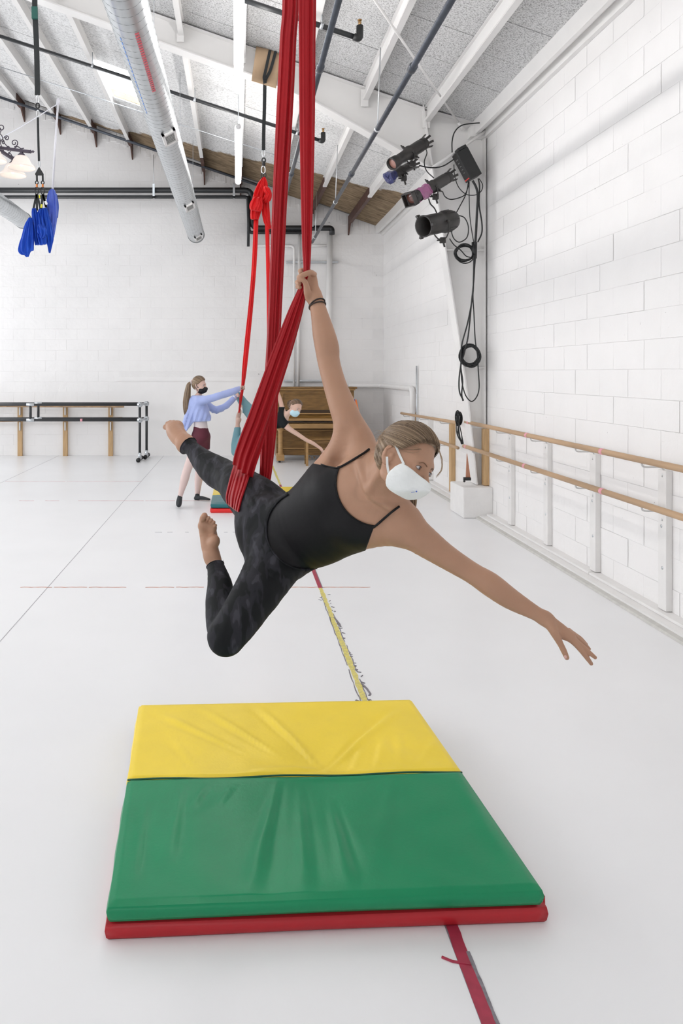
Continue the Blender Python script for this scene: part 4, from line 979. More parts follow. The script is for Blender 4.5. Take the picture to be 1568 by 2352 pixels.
B.chain([J(835, 1140, 2.30, 62), J(885, 1175, 2.25, 50), J(925, 1206, 2.22, 43), J(970, 1240, 2.20, 36), J(1022, 1277, 2.19, 28.5), J(1084, 1316, 2.18, 24.5), J(1125, 1342, 2.17, 27.5), J(1170, 1374, 2.16, 24.5), J(1222, 1404, 2.14, 17.5), J(1252, 1421, 2.13, 15)], .035, 4)
B.chain([J(800, 1200, 2.36, 56), J(850, 1205, 2.30, 50), J(905, 1210, 2.24, 40)], .04, 3)
B.chain([J(868, 1120, 2.24, 44), J(893, 1082, 2.16, 40), J(912, 1060, 2.11, 38)], .04, 3)
B.chain([J(892, 1075, 2.18, 32), J(858, 1062, 2.27, 28), J(828, 1020, 2.33, 30)], .035, 3)
B.chain([J(880, 1110, 2.20, 30), J(908, 1160, 2.21, 26), J(930, 1190, 2.21, 30)], .035, 3)
for c, y, r in (((778, 1128), 2.30, .052), ((818, 1192), 2.27, .052)): B.ell(P(c[0]-12, c[1]+8, y+.02), (r, r, r), k=.05)
# armpit hollow and collar bones
B.chain([J(790, 1000, 2.29, 7), J(782, 1035, 2.30, 9), J(772, 1062, 2.33, 6)], .05, 3, op='s')
for pts in (((842, 1120), (832, 1090), (822, 1060)), ((852, 1138), (880, 1156), (908, 1172))):
    q = [B.surf(*p, 1.9, 2.6) for p in pts]; B.chain([(*v, .0055) for v in q], .022, 3)
q = [B.surf(*p, 1.9, 2.6) for p in ((846, 1126), (862, 1100), (882, 1070))]; B.chain([(*v, .007) for v in q], .022, 3)
# legs
B.chain([J(636, 1205, 2.60, 66), J(592, 1155, 2.72, 57), J(556, 1124, 2.85, 46), J(528, 1100, 2.98, 36), J(500, 1085, 3.07, 34), J(465, 1057, 3.17, 25.5), J(438, 1027, 3.25, 15.5), J(428, 1017, 3.28, 15)], .035, 4)
B.chain([J(600, 1205, 2.64, 50), J(612, 1255, 2.54, 52)], .05, 1)
B.chain([J(645, 1262, 2.52, 66), J(612, 1325, 2.43, 55), J(580, 1375, 2.36, 49.5), J(548, 1425, 2.30, 44), J(524, 1458, 2.27, 40), J(518, 1464, 2.27, 39)], .035, 4)
B.chain([J(514, 1462, 2.29, 31), J(507, 1425, 2.35, 31), J(505, 1380, 2.43, 30), J(504, 1340, 2.50, 25), J(495, 1300, 2.57, 16.5), J(487, 1280, 2.59, 16)], .010, 4)
# foot of the bent leg, sole to the camera
B.chain([J(487, 1282, 2.59, 16), J(482, 1258, 2.61, 19.5), J(479, 1232, 2.63, 20.5), J(475, 1212, 2.63, 19), J(475, 1208, 2.63, 17)], .02, 4, ((0, 1, 0), .75))
B.ell(P(491, 1243, 2.59), (.022, .022, .024), k=.014); B.chain([J(463, 1222, 2.575, 3), J(478, 1219, 2.57, 3.5), J(494, 1220, 2.58, 3)], .016, 3, op='s'); B.ell(P(467, 1207, 2.61), (.018, .014, .018), k=.02); B.ell(P(488, 1212, 2.61), (.014, .012, .016), k=.02)
B.chain([J(476, 1222, 2.575, 5), J(472, 1232, 2.575, 6)], .025, 2, op='s')
for a, b, c, r in (((463, 1201), (465, 1191), (469.5, 1184.5), 7.0), ((473, 1199), (477, 1192), (479, 1189.5), 4.2), ((480, 1201), (483.5, 1196), (485.5, 1194.5), 4.0), ((485.5, 1205), (489, 1201), (491, 1199.5), 3.8), ((489.5, 1211), (493, 1207.5), (495, 1206.5), 3.5)):
    B.chain([J(*a, 2.625, r*.85), J(*b, 2.60, r*.95), J(*c, 2.60, r*1.02)], .003, 3)
# foot of the stretched leg
B.chain([J(430, 1018, 3.27, 16), J(415, 1008, 3.31, 20), J(403, 992, 3.36, 20.5), J(396, 982, 3.40, 15)], .03, 4)
B.ell(P(419, 1025, 3.27), (.024, .024, .028), k=.025); B.ell(P(408, 978, 3.38), (.026, .026, .024), k=.02)
for a, b, r in (((390, 984), (380, 981), 6.5), ((391, 977), (384, 972.5), 4.8), ((397, 973), (391, 969), 4.6), ((403, 971), (399, 968.5), 4.4), ((410, 971), (408, 970), 4.2)):
    B.chain([J(*a, 3.40, r), J(*b, 3.42, r*.95)], .008, 1)
# gripping hand
B.chain([J(722, 684, 2.50, 16), J(717, 664, 2.505, 15.5), J(715, 645, 2.51, 14), J(717, 634, 2.515, 10)], .012, 4, ((.2, .95, 0), .72))
B.chain([J(710, 683, 2.49, 10), J(706, 672, 2.475, 8.5), J(703, 655, 2.465, 6.5), J(699, 646, 2.46, 6), J(693, 643, 2.46, 5.2), J(686, 644, 2.465, 5)], .008, 4)      # thumb
for pts in (((721, 630, 2.50, 6.5), (713, 626, 2.475, 6.4), (703, 629, 2.462, 6.4), (692, 634, 2.462, 6.2), (686, 637, 2.48, 5.6), (690, 638, 2.50, 5)),
            ((722, 640, 2.53, 6), (713, 633, 2.555, 6), (700, 641, 2.555, 6), (688, 647, 2.54, 5.8), (682, 648.5, 2.515, 5.4), (687, 651, 2.49, 5)),
            ((722, 650, 2.53, 6), (712, 650, 2.555, 6), (698, 654, 2.555, 6), (687, 657, 2.54, 5.4), (683, 658.5, 2.515, 5.2), (688, 660, 2.50, 4.8)),
            ((718, 628, 2.54, 5.5), (706, 621, 2.555, 5.2), (695, 620, 2.55, 5), (689, 622, 2.53, 4.8), (690, 627, 2.51, 4.4))):
    B.chain([J(*p) for p in pts], .004, 4)
# free hand
B.chain([J(1252, 1421, 2.13, 14.5), J(1268, 1433, 2.125, 15), J(1285, 1448, 2.12, 16.5), J(1303, 1459, 2.115, 13.5), J(1312, 1463, 2.112, 10)], .014, 4, ((-.25, .90, .2), .62))
B.chain([J(1264, 1436, 2.115, 10.5), J(1274, 1455, 2.105, 9.5), J(1286, 1478, 2.10, 7), J(1294, 1494, 2.098, 6.6), J(1301, 1510, 2.096, 5.6)], .010, 4)
for pts in (((1304, 1463, 2.115, 7.4), (1322, 1480, 2.11, 6.4), (1336, 1496, 2.108, 5.8), (1347, 1510, 2.11, 5.4), (1357, 1524, 2.115, 4.3)),
            ((1308, 1458, 2.120, 7.4), (1326, 1476, 2.116, 6.4), (1342, 1489, 2.112, 5.8), (1354, 1500, 2.11, 5.2), (1366, 1510, 2.11, 4.1)),
            ((1309, 1453, 2.130, 7), (1326, 1467, 2.136, 6), (1338, 1477, 2.14, 5.4), (1346, 1484, 2.145, 4.6), (1352, 1490, 2.15, 4.0)),
            ((1306, 1449, 2.138, 6.4), (1320, 1458, 2.146, 5.2), (1332, 1466, 2.15, 4.7), (1340, 1474, 2.153, 4.3), (1346, 1480, 2.156, 3.6))):
    B.chain([J(*p) for p in pts], .005, 4)
HD = Head(P(927, 1059, 2.07), (.58, -.77, -.27), (-.70, -.58, .42), .94)
nbody = len(B.ops); HD.build(B)
lo, hi = B.bounds()
hc = np.array(tuple(HD.C)); inhead = lambda c: ((np.abs(c-hc) < .135).all(1))
fh = np.array(tuple(P(1305, 1470, 2.12))); gh = np.array(tuple(P(706, 650, 2.50))); f2 = np.array(tuple(P(478, 1215, 2.62)))
zones = [(hc, .135, .0022), (fh, .095, .0018), (gh, .075, .0018), (f2, .085, .0025)]
def rest_keep(c):
    k = np.ones(len(c), bool)
    for z, e, _ in zones: k &= ~((np.abs(c-z) < e).all(1))
    return k
def zkeep(z, e): return lambda c: (np.abs(c-z) < e+.006).all(1)
blocks = [(lo, hi, .0048, rest_keep)]+[(z-e-.012, z+e+.012, h, zkeep(z, e)) for z, e, h in zones]
body1 = sdf_obj('body', B, M['skin'], D1, blocks)
# --- camisole
def leo_post(off):
    def post(v, X, Y, Z):
        px, py = px2(X, Y, Z); v = v-f32(off); q = Y/f32(FPX)
        s1 = (f32(98)-np.sqrt((px-870)**2+(py-1110)**2))*q                     # neckline scoop
        s2 = ((1067-py)+(px-734)*f32(.20))*q                                    # top edge at the armpit
        s3 = ((px-859)+(py-1210)*f32(.36))*q*f32(.94)                           # edge under the free arm
        s4 = (f32(592)-px)*q
        s2 = np.where(px > 779, np.where(px > 880, -1., (1077-py)*q), s2)
        s5 = (py-1345)*q
        back = (Y-f32(2.62))
        v = smax(v, s1.astype(f32), .002); v = smax(v, s2.astype(f32), .002); v = smax(v, s3.astype(f32), .002); v = np.maximum(v, s4.astype(f32)); v = np.maximum(v, s5.astype(f32))
        return v
    return post
TB = Field(); TB.ops = [o for o in B.ops[:nbody]]
sdf_obj('leotard', TB, M['leotard'], D1, [((P(600, 0, 2.3).x, 2.05, P(0, 1360, 2.5).z-.02), (P(900, 0, 2.3).x+.03, 2.72, P(0, 1030, 2.2).z+.06), .0035, None)], leo_post(.0028))
def strap(pts, w=.0035):
    q = [B.surf(x, y, 1.9, 2.6, .0035) for x, y in pts]
    mb = MB(); pp = crom(q, 6); mb.tube(pp, w, 8); return mb.build('strap', M['leotard'], D1)
strap([(775, 1074), (784, 1071), (802, 1061), (820, 1050), (836, 1040), (848, 1031)]); strap([(857, 1212), (868, 1203), (885, 1188), (902, 1174), (917, 1163)])
mb = MB(); pp = [B.surf(870+98.5*math.cos(math.radians(a)), 1110+98.5*math.sin(math.radians(a)), 1.9, 2.6, .0032) for a in np.linspace(96, 201, 26)]; mb.tube(pp, .0022, 6); mb.build('neckline_binding', M['leotard'], D1)
mb = MB(); pp = [B.surf(x, y, 1.9, 2.6, .0032) for x, y in crom([(737, 1066), (750, 1070.5), (765, 1073.5), (779, 1075)], 5)]; mb.tube(pp, .0022, 6); mb.build('armhole_binding', M['leotard'], D1)
# --- leggings
LB = Field(); LB.ops = [o for o in B.ops[:nbody]]
cA, nA = np.array(tuple(P(431.5, 1021, 3.26))), norm(P(400, 990, 3.34)-P(465, 1057, 3.17)); cB, nB = np.array(tuple(P(494, 1297, 2.575))), norm(P(480, 1240, 2.62)-P(504, 1340, 2.50))
def leg_post(v, X, Y, Z):
    px, py = px2(X, Y, Z); q = Y/f32(FPX); v = v-np.where(Y > 3.12, f32(.0028), f32(.0052))
    w = nz(X, Y, Z, 55, 3)*.0012+nz(X, Y, Z, 110, 5)*.0006
    n1 = nz(X, Y, Z, 25, 9)*2.2
    def fold(cx, cy, sx, sy, ax_, ay, fr, am): return np.exp(-((px-cx)**2/sx+(py-cy)**2/sy))*(np.abs(np.sin((px*ax_+py*ay)*fr+n1))**.7)*am
    v = v+(w-fold(515, 1092, 1500., 1500., .75, .35, .17, .0045)-fold(596, 1285, 1800., 5200., .80, .30, .13, .0045)-fold(660, 1310, 1800., 900., .45, -.85, .16, .004)-fold(505, 1450, 900., 1600., .9, .3, .15, .003)-fold(575, 1150, 900., 900., .9, -.3, .16, .003)+.0006).astype(f32)
    circ = (f32(91)-np.sqrt((px-702)**2+(py-1217)**2))*q
    rgt = ((px-700)*f32(.93)-(py-1217)*f32(.37))*q+f32(.006)
    v = smax(v, circ.astype(f32), .003); v = smax(v, rgt.astype(f32), .002)
    s = (X-f32(cA[0]))*f32(nA[0])+(Y-f32(cA[1]))*f32(nA[1])+(Z-f32(cA[2]))*f32(nA[2]); s = np.where(Y > 3.0, s, -1)
    v = smax(v, s.astype(f32), .003)
    s = (X-f32(cB[0]))*f32(nB[0])+(Y-f32(cB[1]))*f32(nB[1])+(Z-f32(cB[2]))*f32(nB[2]); s = np.where((px < 512) & (py < 1320) & (Y < 2.74) & (py > 1150), s, -1)
    return smax(v, s.astype(f32), .003)
sdf_obj('leggings', LB, M['camo'], D1, [((P(415, 0, 3.3).x, 2.08, P(0, 1515, 2.27).z-.01), (P(725, 0, 2.5).x+.02, 3.36, P(0, 1000, 3.25).z+.04), .0045, None)], leg_post)
LBS = Field(); LBS.ops = LB.ops
mb = MB(); mb.tube(crom([LBS.surf(702+91*math.cos(math.radians(a)), 1217+91*math.sin(math.radians(a)), 1.9, 2.8, .0048) for a in np.linspace(84, 243, 30)], 2), .0034, 6); mb.build('waistband', M['camo'], D1)
# cuffs' hems and the waistband edge
def ring(c, n, r, t, name, m, par, flat=1.):
    c = Vector(tuple(c)); n = Vector(tuple(n)).normalized(); u = n.orthogonal().normalized(); w = n.cross(u)
    mb = MB(); mb.tube([c+(u*math.cos(a)+w*math.sin(a))*r for a in np.linspace(0, 2*PI, 33)[:-1]], t, 8, closed=True); return mb.build(name, m, par)
def ringfit(fd, c, n, t, name, m, par, off=.002, r0=.10):
    """band that follows the limb's surface in the plane through c with normal n"""
    c = np.array(tuple(c)); n = norm(n); u = norm(np.cross(n, [0.3, .9, .1])); w = np.cross(n, u); pts = []
    for a in np.linspace(0, 2*PI, 41)[:-1]:
        d = u*math.cos(a)+w*math.sin(a); r = np.linspace(0, r0, 120)[:, None]; v = fd.at(c+d*r)-off; i = int(np.argmax(v > 0)) or 60; pts.append(c+d*r[i])
    mb = MB(); mb.tube(pts, t, 8, closed=True); return mb.build(name, m, par)
ringfit(B, cA-nA*.003, nA, .0018, 'hem', M['camo'], D1, .0020); ringfit(B, cB-nB*.003, nB, .0016, 'hem', M['camo'], D1, .0045)
M['band'] = mat('dark hair tie', (.03,.018,.014), .6)
wr_c = np.array(tuple(P(729.5, 699, 2.49))); wr_n = norm(P(722, 684, 2.5)-P(733, 720, 2.48)+V(0.005, .0, 0))
ringfit(B, wr_c, wr_n+np.array([-.25, .25, -.08]), .0026, 'wrist_band', M['band'], D1, .0016); ringfit(B, wr_c-wr_n*.006, wr_n+np.array([-.05, .10, .06]), .0026, 'wrist_band', M['band'], D1, .0016)
# nails
def nail(fd, px, py, Y, ang_, w, l):
    p = fd.surf(px, py, Y-.08, Y+.05, -.0012); mb = MB(); Mx = Matrix.Translation(p) @ Matrix.Rotation(ang_, 4, 'Y'); mb.sphere((0,0,0), (w, .002, l), 6); mb.v = [Mx@Vector(v) for v in mb.v]; mb.build('nail', M['nail'], D1)
nail(B, 1299, 1508, 2.10, .35, .0052, .0068)
# --- face
HD.eyes(D1, (.92, -.36, -.04)); HD.brows(B, D1)
# mask: cloth cup over nose and chin
MK = Field(); MK.ops = [(o[0], o[1], o[2]+.0045, *o[3:]) for o in B.ops[nbody:nbody+8]]; MK.ell(HD.p(.036, 0, -.048), (.058, .062, .046), HD.ax(), .02); MK.ell(HD.p(.034, 0, -.064), (.050, .050, .031), HD.ax(), .03); MK.ell(HD.p(.068, 0, -.070), (.033, .034, .025), HD.ax(), .02); MK.chain([(*HD.p(.090, 0, -.026), .012), (*HD.p(.104, 0, -.040), .016), (*HD.p(.090, 0, -.074), .014)], .035, 3)
def mask_post(v, X, Y, Z):
    f, r, u = HD.loc(X, Y, Z); ar = np.abs(r)
    v = v+(np.sin(u*330+f*60)*.0006*np.exp(-((u+.05)/.03)**2)).astype(f32)
    top = u-(f32(-.0245)+(ar-f32(.007))*f32(.236))            # upper edge
    side = f32(.0450)+np.maximum(u+f32(.010), f32(-.052))*f32(.45)-f-f32(.004)*np.sin(np.clip(-(u+.01)/.05, 0, 1)*3.14)                                  # side edge by the ear
    bot = np.maximum((f-f32(.061))*f32(.70)-(u+f32(.096)), -(u+f32(.100)))
    v = smax(v, top.astype(f32), .004); v = smax(v, side.astype(f32), .004); return smax(v, bot.astype(f32), .008)
mk = sdf_obj('face_mask', MK, M['mask_white'], D1, [(hc-.17, hc+.17, .0028, None)], mask_post, relax=2)
M['logo_blue'] = mat('blue mark print', (.08,.14,.55), .6)
for pts in (((908, 1021), (916, 1042), (927, 1066)), ((888.5, 1049), (889.5, 1070), (894, 1094))):
    q = [Vector(B.surf(x, y, 1.8, 2.4, .004)) for x, y in pts]; qq = [Vector(p) for p in crom(q, 6)]; vs = []
    for i, p in enumerate(qq):
        d = (qq[min(i+1, len(qq)-1)]-qq[max(i-1, 0)]).normalized(); wv = d.cross(V(0,-1,0)).normalized()*.0031; vs += [p+wv, p-wv]
    n0 = len(vs); vs += [v+V(0,.0018,0) for v in vs]; f1 = [(2*i, 2*i+1, 2*i+3, 2*i+2) for i in range(len(qq)-1)]
    mb = MB(); mb.add(vs, f1+[tuple(i+n0 for i in f[::-1]) for f in f1]+[(2*i, 2*i+2, 2*i+2+n0, 2*i+n0) for i in range(len(qq)-1)]+[(2*i+1+n0, 2*i+3+n0, 2*i+3, 2*i+1) for i in range(len(qq)-1)], 0, False); mb.build('ear_loop', M['mask_white'], mk)
p = MK.surf(956, 1129, 1.8, 2.3, .001); mb = MB(); mb.sphere(p, (.0022,.0022,.0022), 6); mb.build('printed_mark', M['logo_blue'], mk)
mb = MB(); mb.tube([MK.surf(x, y, 1.8, 2.3, .0002) for x, y in ((944, 1131), (948, 1130.5), (952, 1130))], .0008, 5); mb.build('printed_mark', M['logo_blue'], mk)
# --- hair
def reg1(f, r, u):
    a = f*f32(.80)-u*f32(.60)-f32(.006)+np.abs(r)*f32(.10)
    ear = f32(.030)-np.sqrt((f+.000)**2+(u+.012)**2+((np.abs(r)-.085)*.6)**2)
    return smax(smax(a, -(u+f32(.062)), .01), ear*1.0, .01)
hair1 = hair_cap(HD, B, D1, 'hair_blond', reg1, .009, h=.0024)
rnd = random.Random(11); st = []
tie = HD.p(-.112, -.015, .035)
for i in range(900):     # strands over the cap, from the hairline back to the tie
    a = rnd.uniform(-1.45, 1.45); u0 = .085*math.cos(a)+.012; r0 = .074*math.sin(a); f0 = .75*u0+.012-abs(r0)*.10+rnd.uniform(-.004, .010)
    pts = []; lift = rnd.uniform(1.012, 1.028)
    for k in range(9):
        t = k/8; f = f0*(1-t)+(-.090)*t; r_ = r0*(1-t*t*.85); u = u0*(1-t)+.035*t
        q = np.array([f+.004, r_, u-.030]); e = np.array([.088+.009, .074+.0081, .088+.009]); l = np.sqrt(((q/e)**2).sum()); q = q/l*(lift+.003*math.sin(PI*t)-.075*max(0, 1-t/.13))
        pts.append(HD.p(q[0]-.004, q[1], q[2]+.030))
    st.append((crom(pts, 2), min(1, max(0, rnd.gauss(.48, .24)-.25*max(0, u0-.06)*10)), rnd.uniform(.8, 1.7)))
for i in range(320):     # from the nape and behind the ears up to the tie
    a = rnd.uniform(-1, 1)*2.6; f0, r0, u0 = -.030-.055*math.cos(a*.5)**2, .070*math.sin(a*.6), -.052+.06*abs(a)/2.6*rnd.random()
    pts = []; lift = rnd.uniform(1.015, 1.05)
    for k in range(7):
        t = k/6; q = np.array([f0*(1-t)-.085*t+.036, r0*(1-t*t*.85), u0*(1-t)+.02*t-.004]); e = np.array([.046+.009, .060+.010, .058+.006]); l = np.sqrt(((q/e)**2).sum()); q = q/l*lift; pts.append(HD.p(q[0]-.036, q[1], q[2]+.004))
    st.append((crom(pts, 2), min(1, max(0, rnd.gauss(.42, .2))), rnd.uniform(.8, 1.7)))
ribbon_hair('hair_strands', st, .0007, 'hair_blond', D1)
# wisps: one along the cheek edge of the face, fuzz at the nape
st = []
for k in range(9):
    j = lambda s: rnd.uniform(-s, s)
    st.append((crom([P(1006+j(2), 1030+j(3), 2.03), P(1014+j(2), 1055+j(2), 2.03), P(1014+j(2), 1078, 2.02), P(1003+j(4), 1095+j(3), 2.02)], 4), .8, 1.2))
for k in range(150):
    a = P(880+rnd.uniform(-5, 8), 1022+rnd.uniform(-32, 24), 2.08+rnd.uniform(-.02, .03)); b = a+V(-rnd.uniform(.004, .022), rnd.uniform(0, .03), -rnd.uniform(.0, .022)); st.append((crom([a, a.lerp(b, .5)+V(0,0,rnd.uniform(-.006,.008)), b], 4), rnd.uniform(.5, 1), .6))
for k in range(8):
    a0 = rnd.uniform(-.005, .06); s = HD.p(.058+rnd.uniform(-.006,.004), a0, .070+rnd.uniform(-.01,.004)-abs(a0)*.35); e_ = HD.p(.01, .078 if a0 > -.01 else -.07, .012+rnd.uniform(-.01,.02)); m_ = HD.p(.060, a0*.6+.045*(1 if a0 > -.01 else -1), .040+rnd.uniform(-.008,.008))
    st.append((crom([s, m_, e_], 5), rnd.uniform(.4, 1), .7))
ribbon_hair('loose_wisps', st, .0007, 'hair_blond', D1)
# ponytail hanging behind the neck
PT = []
for k in range(260):
    a, rr = rnd.uniform(0, 2*PI), math.sqrt(rnd.random()); ox, oy = rr*math.cos(a), rr*math.sin(a); w = (.012, .028, .030, .030, .012)
    c = [P(900, 1030, 2.20), P(922, 1070, 2.24), P(931, 1115, 2.25), P(934, 1150, 2.26), P(932, 1225, 2.29)]
    PT.append((crom([c[i]+V(ox*w[i], oy*w[i]*.7, rnd.uniform(-.01,.01)) for i in range(5)], 4), min(1, max(0, rnd.gauss(.45, .25))), rnd.uniform(1.6, 3.4)))
ribbon_hair('ponytail', PT, .0011, 'hair_blond', D1)
# ---------------------------------------------------------------- silks
def silk_mat(name, a, b):
    m = mat(name, a, .52, spec=.3, sheen=.06, var=.35, var2=b, vscale=2.2, bump=.12, bscale=420)
    return m
M['silk_red'] = silk_mat('deep red stretch fabric', (.42,.003,.009), (.30,.002,.007)); M['silk_bright'] = silk_mat('bright red fabric', (.74,.006,.008), (.55,.004,.006))
M['silk_blue'] = silk_mat('blue fabric', (.015,.10,.62), (.008,.06,.45)); M['silk_pale'] = silk_mat('pale blue fabric', (.30,.38,.90), (.02,.10,.65))
def silk_loft(mb, st, pleats=9, seed=0, n=84, depth=.16, sub=10, xdir=None, twist=0., xdir2=None):
    """st: (x, y, z, half width, half thickness); gathered cloth with folds that run its length"""
    r = random.Random(seed); ph = [r.uniform(0, 6) for _ in range(5)]
    fr = [pleats, pleats*2+1, max(2, pleats//2), pleats*3+2]; am = [depth, depth*.55, depth*.5, depth*.25]
    q = np.array(crom(st, sub)); N = len(q); vs = []
    for i in range(N):
        a = q[max(i-1, 0)]; b = q[min(i+1, N-1)]; t = Vector(b[:3]-a[:3]).normalized()
        x = Vector(xdir) if xdir else V(1,0,0); x = (x-t*x.dot(t)).normalized(); y = t.cross(x); s_ = i/N
        if xdir2:
            m_ = max(0., min(1., (s_-xdir2[1])/(1-xdir2[1]))); x = V(1,0,0)*(1-m_)+Vector(xdir2[0])*m_; x = (x-t*x.dot(t)).normalized(); y = t.cross(x)
        if twist: Rt = Matrix.Rotation(twist*s_, 3, t); x = Rt@x; y = Rt@y
        for k in range(n):
            A = 2*PI*k/n; g = 1+sum(am[j]*math.sin(fr[j]*A+ph[j]+(.9+.5*j)*math.sin(2.2*s_*PI+ph[4]+j)) for j in range(4))
            vs.append(Vector(q[i][:3])+x*(q[i][3]*math.cos(A)*(.86+.14*g))+y*(q[i][4]*math.sin(A)*g)+y*(q[i][3]*.10*math.sin(fr[0]*.5*math.cos(A)*3+ph[0])))
    fs = [(i*n+k, i*n+(k+1) % n, (i+1)*n+(k+1) % n, (i+1)*n+k) for i in range(N-1) for k in range(n)]
    fs += [tuple(range(n-1, -1, -1)), tuple(range((N-1)*n, N*n))]
    return mb.add(vs, fs, 0, True)
def S(px, py, Y, wpx, tpx): p = P(px, py, Y); return (p.x, p.y, p.z, wpx/2*Y/FPX, tpx/2*Y/FPX)
sk1 = thing('aerial_silk', 'large deep red gathered aerial silk in the foreground that the dancer holds and hangs in', 'aerial silk', tuple(P(560, 1180, 2.65)))
kn, hp = np.array(tuple(P(528, 1100, 2.98))), np.array(tuple(P(592, 1155, 2.72))); lt = norm(hp-kn); LOOP = []
mb = MB(); silk_loft(mb, [(P(705, 0, 2.52).x-.0, 2.50, 4.98, .020, .015), (P(705, 0, 2.52).x, 2.51, 4.2, .035, .016), S(705.5, -60, 2.52, 41, 20), S(705, 100, 2.52, 38, 20), S(705, 280, 2.52, 35, 19), S(704.5, 450, 2.52, 28, 18), S(704, 560, 2.52, 21, 16), S(704, 620, 2.515, 15, 14), S(700, 645, 2.51, 13, 12),
    S(694, 668, 2.515, 22, 14), S(676, 722, 2.535, 34, 17), S(650, 800, 2.57, 43, 18), S(619, 890, 2.61, 48, 18), S(590, 975, 2.66, 52, 15), S(572, 1030, 2.695, 56, 11), S(564, 1056, 2.715, 60, 8), S(557, 1084, 2.745, 64, 5)], 8, 1, 96, .15, 8, xdir2=((1, -1.1, -.25), .80))
mb.build('front_drape', M['silk_red'], sk1)
mb = MB(); silk_loft(mb, [(.19, 2.86, 4.98, .02, .015), (.185, 2.86, 4.2, .03, .018), S(667, -60, 2.86, 36, 20), S(661, 100, 2.86, 37, 20), S(652, 280, 2.86, 37, 20), S(643, 440, 2.86, 34, 20), S(636, 600, 2.86, 32, 19), S(629, 760, 2.86, 31, 19), S(623, 880, 2.86, 33, 19), S(617, 980, 2.86, 36, 20), S(611, 1075, 2.86, 28, 18), S(606, 1112, 2.86, 26, 12), S(601, 1135, 2.86, 22, 10)], 9, 2, 96, .15, 10)
mb.build('rear_drape', M['silk_red'], sk1)
# sling: the part of the silk that lies on the thigh and passes under and behind it
def back_hit(px, py, off, y0=2.5, y1=3.3):
    Y = np.linspace(y0, y1, 500); d = B.at(np.stack([(px-CX)/FPX*Y, Y, EYE+(CY-py)/FPX*Y], -1))-off; k = np.nonzero(d < 0)[0]
    return P(px, py, float(Y[k[-1]]) if len(k) else float(Y[int(np.argmin(d))]))
Lc = crom([(537, 1066), (529, 1092), (522, 1120), (518, 1142), (521, 1160)], 6); Rc = crom([(583, 1066), (574, 1092), (565, 1120), (555, 1150), (547, 1184)], 6); nC = len(Lc); NR = 25; rows = []
for k in range(NR):
    s_ = k/(NR-1); row = []; off = .0120+.0032*math.sin(k*1.5)+.0018*math.sin(k*.7+1)
    for i in range(nC):
        e_ = s_+.03*math.sin(3.1*i/nC+k*.4)*s_*(1-s_)*4; x = Lc[i][0]*(1-e_)+Rc[i][0]*e_; y = Lc[i][1]*(1-e_)+Rc[i][1]*e_; row.append(B.surf(x, y, 2.2, 3.2, off, 700))
    for i in range(nC-2, nC-14, -2):
        x = Lc[i][0]*(1-s_)+Rc[i][0]*s_+(nC-i)*1.2; y = Lc[i][1]*(1-s_)+Rc[i][1]*s_; row.append(back_hit(x, y, off))
    rows.append(row)
NA = len(rows[0])
for _ in range(2):
    q = [[p.copy() for p in r_] for r_ in rows]
    for k in range(NR):
        for i in range(1, NA-1): rows[k][i] = q[k][i]*.6+(q[k][i-1]+q[k][i+1])*.2
vs = [p for r_ in rows for p in r_]; fs = [(i*NA+j, i*NA+j+1, (i+1)*NA+j+1, (i+1)*NA+j) for i in range(NR-1) for j in range(NA-1)]
mb = MB(); mb.add(vs, fs, 0, True); sl = mb.build('sling', M['silk_red'], sk1)
md = sl.modifiers.new('thickness', 'SOLIDIFY'); md.thickness = .003; md.offset = 0; md = sl.modifiers.new('smooth', 'SUBSURF'); md.levels = 1; md.render_levels = 1
